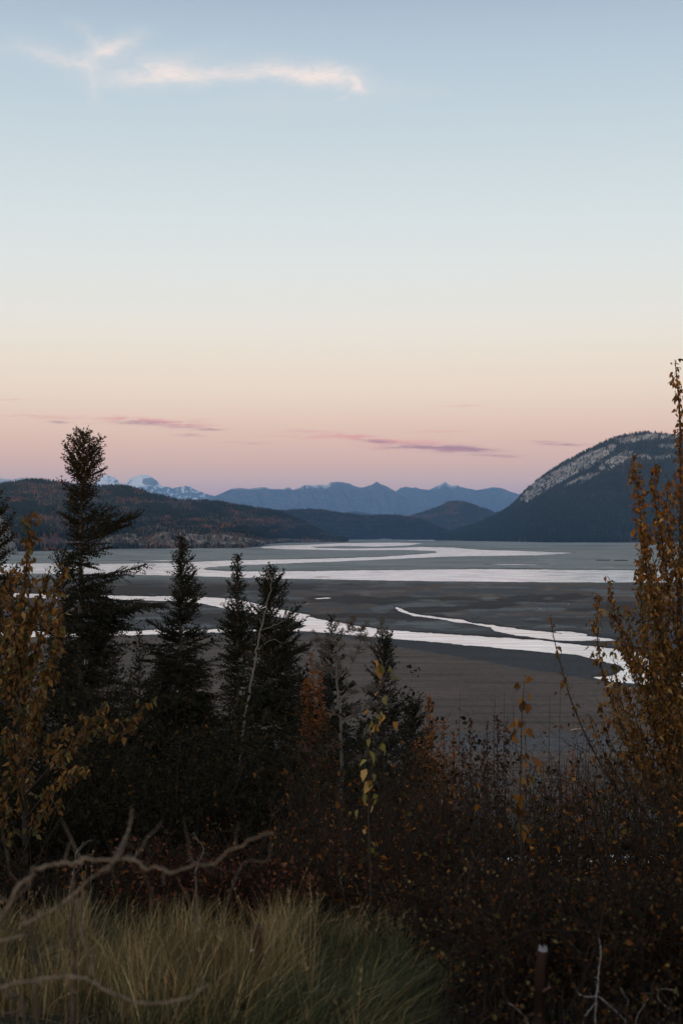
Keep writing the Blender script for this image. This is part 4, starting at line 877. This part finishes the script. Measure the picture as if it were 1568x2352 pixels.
bare('dead_tree', 'pale leaning dead trunk standing in front of the close pair of spruces', 'dead tree', None, 30, 540,
     [([(548, 2330), (528, 2100), (527, 1900), (534, 1830), (548, 1770), (562, 1660), (578, 1560), (594, 1470), (606, 1420), (620, 1360), (630, 1318)], .045, .005, 40),
      ([(534, 1830), (520, 1815), (495, 1828), (440, 1838)], .022, .004, 20), ([(534, 1826), (600, 1850), (690, 1862), (760, 1880)], .016, .003, 22),
      ([(560, 1672), (600, 1668), (650, 1672)], .010, .003, 14), ([(600, 1448), (640, 1432), (668, 1412)], .009, .003, 10), ([(590, 1490), (625, 1470), (650, 1478)], .008, .003, 8)], .06, 401, bark=(.13,.12,.11), twigs=5, tl=40)
bare('bare_tree', 'bare grey many twigged tree in front of a spruce at mid slope', 'bare tree', None, 26, 778,
     [([(782, 2300), (790, 2050), (783, 1900), (785, 1760), (783, 1665), (776, 1600), (772, 1520), (774, 1475), (764, 1432)], .055, .005, 46),
      ([(783, 1665), (800, 1650), (830, 1632), (870, 1615), (900, 1600)], .026, .004, 34), ([(776, 1620), (790, 1600), (830, 1592), (870, 1585)], .014, .003, 26),
      ([(774, 1500), (790, 1460), (808, 1432), (818, 1420)], .014, .003, 30), ([(790, 1570), (806, 1530), (826, 1490), (860, 1458), (880, 1430)], .020, .003, 36),
      ([(826, 1490), (828, 1455), (842, 1432)], .012, .003, 24), ([(772, 1520), (750, 1490), (722, 1462)], .012, .003, 28), ([(774, 1560), (748, 1540), (716, 1530)], .010, .003, 24),
      ([(783, 1700), (740, 1730), (690, 1722)], .012, .003, 26), ([(785, 1760), (830, 1740), (880, 1730)], .012, .003, 30), ([(785, 1800), (740, 1812), (700, 1822)], .010, .003, 26)], .05, 402, bark=(.105,.097,.09), twigs=15, depth=3, fine=.0032)

# ------------------------------------------------------------------ undergrowth on the slope: a tangle nobody could count
def thicket(n, xr, Dr, hr, leafn, lsz, cols, seed, label, name='undergrowth', lim=None, stems=4, twigs=5, spread=.5, excl=None, woodc=(.024,.019,.015), mat='dull_leaf', cw=None):
    """n bushes; lim(px) = highest row the tops may reach"""
    r = np.random.default_rng(seed); tb = MB(); PB, CC = [], []
    for i in range(n):
        px = r.uniform(*xr); D = Dr[0]*(Dr[1]/Dr[0])**r.random(); u = K*D
        x = (px-HX)*u; z = float(gz(x, D)); h = r.uniform(*hr)
        if excl is not None and excl(px, HY-(z-EYE)/u): continue
        if lim is not None:
            mx = EYE+(HY-lim(px))*u-z
            if mx < .3: continue
            h = min(h, mx)
        for j in range(stems):
            a = r.uniform(0, 6.28); b0 = np.array([x, D, z])+np.array([math.cos(a), math.sin(a), 0])*.1; m_ = 6; t = np.linspace(0, 1, m_)
            lean = r.normal(0, spread*.4, 2); hh = h*r.uniform(.6, 1)
            Q = b0+np.stack([lean[0]*hh*t**1.3, lean[1]*hh*t**1.3, hh*t], -1)+np.cumsum(r.normal(0, .02*h, (m_, 3)), 0)
            tube(tb, Q, np.linspace(.004+.003*h, .0022, m_), 3, np.array(woodc)*r.uniform(.6, 1.5), cap=False)
            for q_ in range(twigs):
                tt_ = r.uniform(.2, .95); b1 = np.array([np.interp(tt_, t, Q[:, c_]) for c_ in range(3)]); d = norm(rand_unit2(r, 1)[0]+np.array([0, 0, .9])); L = hh*.32*r.uniform(.4, 1.1)
                w_ = b1+d*(L*np.linspace(0, 1, 4))[:, None]+np.cumsum(r.normal(0, .03*L, (4, 3)), 0)
                tube(tb, w_, [.0032, .0028, .002, .0013], 3, np.array(woodc)*r.uniform(.6, 1.7), cap=False)
                k_ = r.poisson(leafn)
                if k_: PB.append(w_[r.integers(0, 4, k_)]+r.normal(0, lsz*.9, (k_, 3)))
    o = tb.build(name, M['bark']); tag(o, label, 'undergrowth', kind='stuff')
    if PB:
        P_ = np.concatenate(PB); N = len(P_); ax = norm(rand_unit2(r, N)+np.array([0, 0, -.4])); L = lsz*r.uniform(.5, 1.3, N)
        cols = np.array(cols); cl = np.clip(cols[r.choice(len(cols), N, p=cw)]*(1+r.normal(0, .3, (N, 1))), .002, .9)
        lb = MB(); leaves(lb, P_, ax, rand_unit2(r, N), L, L*r.uniform(.5, .8, N), cl); lo = lb.build('leaves', M[mat], o)
    return o
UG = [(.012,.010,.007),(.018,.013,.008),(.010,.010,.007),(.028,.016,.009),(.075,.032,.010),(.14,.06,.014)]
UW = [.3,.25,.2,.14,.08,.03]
limL = lambda px: np.interp(px, [-200, 150, 300, 500, 700, 800, 900, 1000, 1100, 1300, 1450, 1900], [1500, 1500, 1565, 1620, 1600, 1700, 1700, 1740, 1830, 1880, 1850, 1800])
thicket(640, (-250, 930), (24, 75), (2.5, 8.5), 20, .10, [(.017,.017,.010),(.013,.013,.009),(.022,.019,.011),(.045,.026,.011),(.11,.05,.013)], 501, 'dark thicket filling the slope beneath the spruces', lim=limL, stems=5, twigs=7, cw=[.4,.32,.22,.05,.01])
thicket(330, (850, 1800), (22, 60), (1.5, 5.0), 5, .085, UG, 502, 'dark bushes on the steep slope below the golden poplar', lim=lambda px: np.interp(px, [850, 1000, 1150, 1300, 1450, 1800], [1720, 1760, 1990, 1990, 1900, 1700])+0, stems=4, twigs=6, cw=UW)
limR = lambda px: np.interp(px, [600, 760, 900, 1000, 1200, 1400, 1568, 1900], [1850, 1780, 1780, 1800, 1760, 1780, 1720, 1700])
thicket(165, (640, 1750), (9, 24), (1.4, 3.6), 2.0, .045, [(.018,.013,.009),(.032,.018,.010),(.10,.042,.012),(.20,.085,.018),(.06,.05,.016)], 503, 'tangle of thin bare stems with sparse orange leaves on the right', lim=limR, stems=5, twigs=8, woodc=(.024,.019,.015), cw=[.35,.25,.2,.12,.08])
thicket(290, (760, 2300), (4.6, 9.5), (.5, 1.5), 4.0, .020, [(.016,.012,.009),(.028,.017,.010),(.085,.036,.012),(.05,.042,.016),(.13,.10,.045),(.09,.036,.014)], 504, 'low dark bushes with small speckled leaves at the lower right', lim=lambda px: np.interp(px, [700, 1000, 1600], [2010, 2000, 2000]), stems=6, twigs=9, woodc=(.016,.013,.011), excl=lambda a_, b_: a_ < 30+np.interp(b_, [2050, 2100, 2150, 2200, 2260, 2352, 2700], [560, 700, 790, 860, 930, 1030, 1180]), cw=[.35,.25,.14,.12,.06,.08])
thicket(90, (700, 1650), (13, 26), (2.5, 5.0), 1.6, .05, [(.03,.016,.009),(.06,.028,.012),(.15,.06,.015)], 508, 'tall thin see-through shrubs standing above the right thicket', lim=lambda px: np.interp(px, [700, 950, 1100, 1300, 1500], [1700, 1700, 1690, 1730, 1650]), stems=4, twigs=9, spread=.35, cw=[.5,.35,.15])
thicket(150, (260, 900), (9.2, 13.5), (.5, 1.15), 5.0, .032, [(.024,.013,.009),(.06,.022,.011),(.12,.045,.016),(.15,.06,.04),(.035,.028,.014)], 505, 'low reddish leaved bushes along the upper edge of the grass', lim=lambda px: np.interp(px, [260, 320, 600, 900], [2010, 1935, 1925, 1925]), stems=6, twigs=8, woodc=(.022,.015,.012), cw=[.4,.25,.15,.08,.12])
thicket(110, (900, 3000), (3.0, 4.9), (.2, .6), 3.0, .020, [(.016,.012,.009),(.028,.017,.010),(.085,.036,.012),(.05,.042,.016)], 509, 'low twigs and leaves at the foot of the right thicket', lim=lambda px: 2290+0*px, stems=5, twigs=7, woodc=(.016,.013,.011), excl=lambda a_, b_: a_ < 1060+(b_-2352)*.4)
thicket(120, (-200, 330), (9.5, 14), (.5, 1.2), 3.5, .04, UG, 506, 'dark low bushes behind the grass at the left edge', lim=lambda px: 1960+0*px, stems=5, twigs=7, cw=UW)

# ------------------------------------------------------------------ grass on the bank top
r = np.random.default_rng(61); n = 150000
gD = 3.2+(10.2-3.2)*r.random(n)**.8; gx = r.uniform(-5.2, 1.6, n); u_ = K*gD; gpx = HX+gx/u_
zg = gz(gx, gD); gpy = HY-(zg-EYE)/u_
edge = np.interp(gpy, [2050, 2100, 2150, 2200, 2260, 2352, 2700], [560, 700, 790, 860, 930, 1030, 1180])+40*(fbm(gx*2, gD*2, 9, 3)-.5)*2
keep = (gpx < edge+r.normal(0, 18, n)) & (fbm(gx*2.2, gD*2.2, 12, 4) > .37)
gD, gx, zg, gpx, gpy, edge = [a_[keep] for a_ in (gD, gx, zg, gpx, gpy, edge)]; n = len(gD)
tuft = sstep(.32, .66, fbm(gx*3.4, gD*3.4, 15, 3))
H_ = (.08+.27*tuft)*r.uniform(.5, 1.25, n)*np.interp(gD, [4, 6, 8, 10], [.75, 1.0, 1.0, .8])
flow = fbm(gx*.9, gD*.9, 18, 3)*6.28*1.4
lean = np.stack([.30+.30*np.cos(flow), .25*np.sin(flow), np.ones(n)*0], -1)*r.uniform(.4, 1.6, (n, 1))+r.normal(0, .22, (n, 3))*[1, 1, 0]
base = np.stack([gx, gD, zg-.02], -1); sd_ = norm(rand_unit2(r, n)*[1, 1, .1]); wv = r.uniform(.0013, .0032, n)
rows = []
for t, w in ((0, 1), (.35, .85), (.7, .6), (1, .08)):
    c_ = base+np.array([0, 0, 1.])*(H_*(t-.28*t*t*np.linalg.norm(lean, axis=1)))[:, None]+lean*(H_*t**1.8)[:, None]
    rows += [c_-sd_*(wv*w)[:, None], c_+sd_*(wv*w)[:, None]]
V = np.stack(rows, 1).reshape(-1, 3); o_ = (np.arange(n)*8)[:, None]
Fq = np.concatenate([o_+np.array([[a_, a_+1, a_+3, a_+2]]) for a_ in (0, 2, 4)])
straw = sstep(.44, .60, fbm(gx*1.1+4, gD*1.1, 22, 3)+.22*np.exp(-((gpx-560)/230)**2-((gpy-2270)/110)**2)-.20*sstep(2260, 2120, gpy)*sstep(560, 380, gpx)-.12*sstep(2270, 2352, gpy))
pick = r.random(n) < straw*.85+.06
cg = np.where(pick[:, None], np.array([(.20,.15,.068),(.145,.11,.05),(.29,.23,.12),(.15,.085,.034)])[r.integers(0, 4, n)], np.array([(.034,.040,.017),(.050,.056,.024),(.024,.029,.012),(.085,.080,.036)])[r.integers(0, 4, n)])
cg = cg*r.uniform(.55, 1.3, n)[:, None]*(.65+.6*tuft)[:, None]
mb = MB(); mb.add(V, Fq, np.repeat(cg, 8, 0))
# seed stalks and bent dry stems among the blades
ns = 420; sx = r.integers(0, n, ns)
for i_ in sx:
    b0 = base[i_]; h_ = r.uniform(.28, .62); ln_ = r.normal(0, .22, 2); t_ = np.linspace(0, 1, 6)
    q = b0+np.stack([ln_[0]*h_*t_**1.5, ln_[1]*h_*t_**1.5, h_*t_*(1-.12*t_)], -1)
    if r.random() < .25: q[3:, 2] -= np.array([.04, .10, .17])*h_*2; q[3:, 0] += np.array([.03, .08, .12])*h_*2
    c_ = np.array([.24, .17, .09])*r.uniform(.5, 1.3); tube(mb, q, np.linspace(.0016, .0008, 6), 3, c_, cap=False)
    k_ = 9; tt_ = r.uniform(.78, 1.0, k_); pb = np.stack([np.interp(tt_, t_, q[:, c2_]) for c2_ in range(3)], -1); d_ = norm(rand_unit2(r, k_)+np.array([0, 0, 1.2]))
    tris(mb, pb, d_, norm(np.cross(d_, rand_unit2(r, k_))), r.uniform(.012, .026, k_), np.full(k_, .005), np.repeat(c_[None]*1.1, k_, 0))
# flattened dead litter lying between the tufts
nl = 9000; lx = r.uniform(-5.2, 2.2, nl); ly = r.uniform(3.2, 10.5, nl); lz = gz(lx, ly)+r.uniform(0, .03, nl); a_ = r.uniform(0, 6.28, nl)
d_ = np.stack([np.cos(a_), np.sin(a_), r.normal(0, .18, nl)], -1)
tris(mb, np.stack([lx, ly, lz], -1), norm(d_), norm(np.stack([-np.sin(a_), np.cos(a_), 0*a_], -1)), r.uniform(.06, .22, nl), r.uniform(.003, .008, nl), palette(nl, [(.09, .065, .035), (.05, .035, .02), (.14, .105, .06), (.035, .03, .016)]))
tag(mb.build('grass', M['grass']), 'long green and straw coloured grass on the bank top', 'grass', kind='stuff')

# ------------------------------------------------------------------ near bare branches, stumps and twigs
def branches(name, label, cat, D, px, limbs, bark, seed, mat='wood', parts=('stem', 'branch'), group=None):
    """limbs: [(pts(px, py, dd), r0, r1)]; the first is the main stem"""
    r = np.random.default_rng(seed); u = K*D; x = (px-HX)*u; org = np.array([x, D, float(gz(x, D))])
    root = thing(name, org, label, cat, group)
    for i, (pts, r0, r1) in enumerate(limbs):
        P_ = np.array([at(p_[0], p_[1], D+(p_[2] if len(p_) > 2 else 0)) for p_ in pts]); n = max(14, len(pts)*8); q = smoothpath(P_, n)
        L = np.linalg.norm(q[-1]-q[0]); q[1:] += np.cumsum(r.normal(0, .0022*L, (n-1, 3)), 0)
        rad = np.linspace(r0, r1, n)*.46*(.9+.25*vnoise(np.arange(n)*.45, np.zeros(n)+i, seed))
        for k_ in range(3):
            j = r.integers(2, n-2); rad[j] *= 1.18
        q[1:-1] += r.normal(0, .0009*L, (n-2, 3))
        tbm = MB(); cl = np.clip(np.array(bark)*(1+r.normal(0, .25, (n, 1))), .01, .8); tube(tbm, q, rad, 8, cl)
        for k_ in range(int(3+n*.12)):                       # broken side twigs and knots
            j = r.integers(1, n-2); d = norm(norm(q[j+1]-q[j])*.5+rand_unit2(r, 1)[0]); l_ = L*r.uniform(.02, .09); m_ = 5
            w_ = q[j]+d*(l_*np.linspace(0, 1, m_))[:, None]+np.cumsum(r.normal(0, .12*l_/m_, (m_, 3)), 0)
            tube(tbm, w_, np.linspace(rad[j]*.5, rad[j]*.2, m_), 5, cl[j])
        tbm.build(parts[0] if i == 0 else parts[1], M[mat], root, smooth=True, origin=org)
    return root
BB = (.100,.085,.068)
branches('bare_shrub', 'leafless grey shrub with arching branches at the lower left corner', 'bare shrub', 2.25, -30,
 [([(-40, 3400), (-60, 2600), (-50, 2250), (25, 2093), (70, 2055), (110, 2040), (140, 2028), (185, 2010), (250, 2005), (300, 2012), (360, 2024), (430, 2021), (490, 2004), (560, 1980), (632, 1942)], .0085, .0026),
  ([(-60, 2240), (-20, 2172), (10, 2158), (60, 2147)], .0075, .0058),
  ([(50, 2125), (95, 2105), (140, 2080), (180, 2048), (205, 2022), (228, 2000), (245, 1985), (268, 1965), (290, 1920), (300, 1885), (305, 1850)], .0052, .0026),
  ([(245, 2003, .02), (268, 1960, .1), (290, 1915, .2), (302, 1880, .2)], .0036, .0022),
  ([(172, 2070), (184, 2085), (186, 2120), (196, 2165), (214, 2205), (206, 2240)], .0056, .0052),
  ([(176, 2072), (190, 2062), (198, 2050)], .0035, .0022),
  ([(-40, 2290), (20, 2262), (80, 2253), (150, 2249), (200, 2258), (245, 2280), (290, 2302), (330, 2310), (390, 2308), (440, 2296), (480, 2270)], .0060, .0040),
  ([(92, 2196), (130, 2172), (150, 2168)], .0032, .0022),
  ([(500, 2150, .3), (555, 1990, .3), (615, 1975, .3), (625, 1930, .3)], .0016, .0012)], BB, 601)
branches('bare_shrub', 'dark leafless shrub stems standing upright behind the arching branches', 'bare shrub', 2.9, 150,
 [([(152, 3200), (150, 2400), (155, 2250), (160, 2150), (163, 2050), (158, 1990)], .0095, .0060), ([(85, 3100), (86, 2400), (90, 2250), (86, 2160)], .0062, .0036),
  ([(30, 3000), (50, 2360), (20, 2280), (5, 2240)], .010, .006), ([(160, 2180), (190, 2140), (250, 2120)], .004, .002), ([(5, 1900), (20, 2000), (35, 2050), (60, 2200), (70, 2500)], .003, .004)], (.045,.036,.03), 602)
branches('dry_branch', 'crooked pale dry stick rising behind the grass near the left spruces', 'branch', 9.5, 170,
 [([(172, 2160), (168, 2080), (170, 2010), (178, 1985), (176, 1955), (186, 1938), (192, 1925)], .006, .003), ([(176, 1960), (200, 1935), (212, 1930)], .003, .002), ([(170, 2010), (186, 1992), (196, 1980)], .0025, .0015)], (.16,.15,.14), 603)
branches('dry_branch', 'blurred pale curved stick beside the shrubs above the arching branches', 'branch', 6.0, 450,
 [([(452, 2200), (450, 2050), (448, 1990), (462, 1952), (450, 1925), (440, 1905)], .0085, .005)], (.07,.065,.06), 604)
# curly pale twigs, lower right
branches('dry_twig', 'upright pale stick with forked foot at the lower right', 'dry twig', 4.3, 1368,
 [([(1364, 2420), (1366, 2305), (1369, 2262), (1369, 2225), (1374, 2190), (1371, 2158)], .0036, .0022), ([(1330, 2284), (1350, 2290), (1374, 2291), (1400, 2315), (1432, 2345), (1445, 2380)], .003, .0026), ([(1366, 2304), (1344, 2334), (1334, 2360)], .0028, .0030), ([(1330, 2286), (1322, 2272)], .002, .0014)], (.19,.19,.20), 605, group='pale dry twigs at the lower right')
branches('dry_twig', 'pale curly twigs with a hooked loop at the lower right corner', 'dry twig', 4.3, 1470,
 [([(1462, 2440), (1459, 2350), (1474, 2315), (1494, 2284), (1512, 2272), (1549, 2275), (1560, 2290)], .0028, .0016), ([(1509, 2272), (1510, 2295), (1530, 2315), (1547, 2327), (1544, 2352), (1546, 2400)], .0022, .0024), ([(1524, 2340), (1512, 2352), (1500, 2370)], .002, .002)], (.16,.145,.13), 606, group='pale dry twigs at the lower right')
branches('dry_twig', 'short zigzag twig between the forked stick and the curly twigs', 'dry twig', 4.3, 1436,
 [([(1430, 2420), (1436, 2340), (1440, 2298), (1428, 2283), (1421, 2270)], .0022, .0014)], (.13,.12,.11), 607, group='pale dry twigs at the lower right')
branches('dry_twig', 'slanting grey stick on dark ground left of the white topped stump', 'dry twig', 4.3, 1180,
 [([(1165, 2302), (1185, 2318), (1207, 2345), (1220, 2400)], .0035, .0035)], (.12,.12,.125), 608, group='pale dry twigs at the lower right')
branches('dry_branch', 'long thin pale branch reaching out above the thicket at the right', 'branch', 7.0, 1300,
 [([(1700, 2250), (1560, 2040), (1478, 2038), (1420, 2035), (1350, 2020), (1285, 2014)], .005, .002), ([(1700, 2230), (1600, 2120), (1430, 2075), (1330, 2108), (1260, 2105)], .004, .0016)], (.085,.075,.065), 609)
branches('dry_branch', 'long arching brown stem low in the right thicket', 'branch', 6.0, 1400,
 [([(1440, 2400), (1430, 2220), (1400, 2190), (1320, 2160), (1240, 2132), (1180, 2140), (1120, 2132)], .0042, .0016)], (.05,.042,.036), 610)
def stump(name, label, px, ptop, D, r0, lean, topc, barkc, seed, stub=None):
    r = np.random.default_rng(seed); u = K*D; x = (px-HX)*u; zb = float(gz(x, D)); org = np.array([x, D, zb])
    root = thing(name, org, label, 'stump', 'broken stumps on the bank'); top = EYE+(HY-ptop)*u; h = top-zb
    n = 12; t = np.linspace(0, 1, n); P_ = np.stack([x+lean*h*(t-1)*1.0, D+0*t, zb-.05+(h+.05)*t], -1); rad = r0*(1.35-.35*t)*(1+.14*r.normal(size=n)); P_ = P_+r.normal(0, r0*.16, P_.shape)
    b0 = MB(); tube(b0, P_, rad, 10, np.clip(np.array(barkc)*(1+r.normal(0, .3, (n, 1))), .005, .6), cap=False); b0.build('trunk', M['bark'], root, smooth=True, origin=org)
    # splintered top: a ragged crown of wood
    a = np.arange(12)*2*PI/12; hh = r.uniform(.3, 1.6, 12)*r0
    lo = P_[-1]+np.stack([np.cos(a), np.sin(a), 0*a], -1)*rad[-1]; hi = P_[-1]+np.stack([np.cos(a)*.7, np.sin(a)*.7, 0*a], -1)*rad[-1]+np.stack([0*a, 0*a, hh], -1)
    c_ = P_[-1]+np.array([0, 0, r0*.4]); V = np.concatenate([lo, hi, c_[None]]); k2 = np.arange(12); k3 = (k2+1) % 12
    b1 = MB(); b1.add(V, np.stack([k2, k3, k3+12, k2+12], -1), topc); b1.f[3].append(np.stack([k2+12, k3+12, np.full(12, 24)], -1)+0); b1.build('broken_top', M['wood'], root, origin=org)
    if stub:
        b2 = MB(); q = P_[stub[0]]; tube(b2, smoothpath([q, q+np.array(stub[1])*.5, q+np.array(stub[1])], 6), [r0*.4]*3+[r0*.32]*3, 7, stub[2]); b2.build('branch_stub', M['wood'], root, origin=org)
    return root
stump('tree_stump', 'dark reddish broken stump with a pale top in the right thicket', 1243, 2184, 4.5, .0145, .03, (.15,.155,.17), (.016,.010,.008), 701, stub=(8, (.03, -.03, .03), (.07,.04,.03)))
stump('tree_stump', 'reddish brown broken stump standing in the straw coloured grass', 590, 2136, 6.2, .021, -.04, (.06,.035,.025), (.065,.035,.026), 702, stub=(8, (-.030, -.02, -.002), (.30,.29,.28)))
# ------------------------------------------------------------------ air
import os
HB = (-190000, 190000, -15000, 150000, -60, 3320)
v = [(HB[i], HB[2+j], HB[4+k]) for i in (0, 1) for j in (0, 1) for k in (0, 1)]
me = bpy.data.meshes.new('haze'); me.from_pydata(v, [], [(0,1,3,2),(4,6,7,5),(0,4,5,1),(2,3,7,6),(0,2,6,4),(1,5,7,3)])
hz = bpy.data.objects.new('haze', me); C.objects.link(hz); tag(hz, kind='stuff')
hz.display_type = 'WIRE'
m, bb, o = new_mat('haze_air'); pv = bb.n('ShaderNodeVolumePrincipled')
pv.inputs['Color'].default_value = (0.26, 0.54, 1.0, 1); pv.inputs['Density'].default_value = AIR; pv.inputs['Anisotropy'].default_value = 0.0
bb.link(pv.outputs[0], o.inputs['Volume']); me.materials.append(m)
m.cycles.homogeneous_volume = True
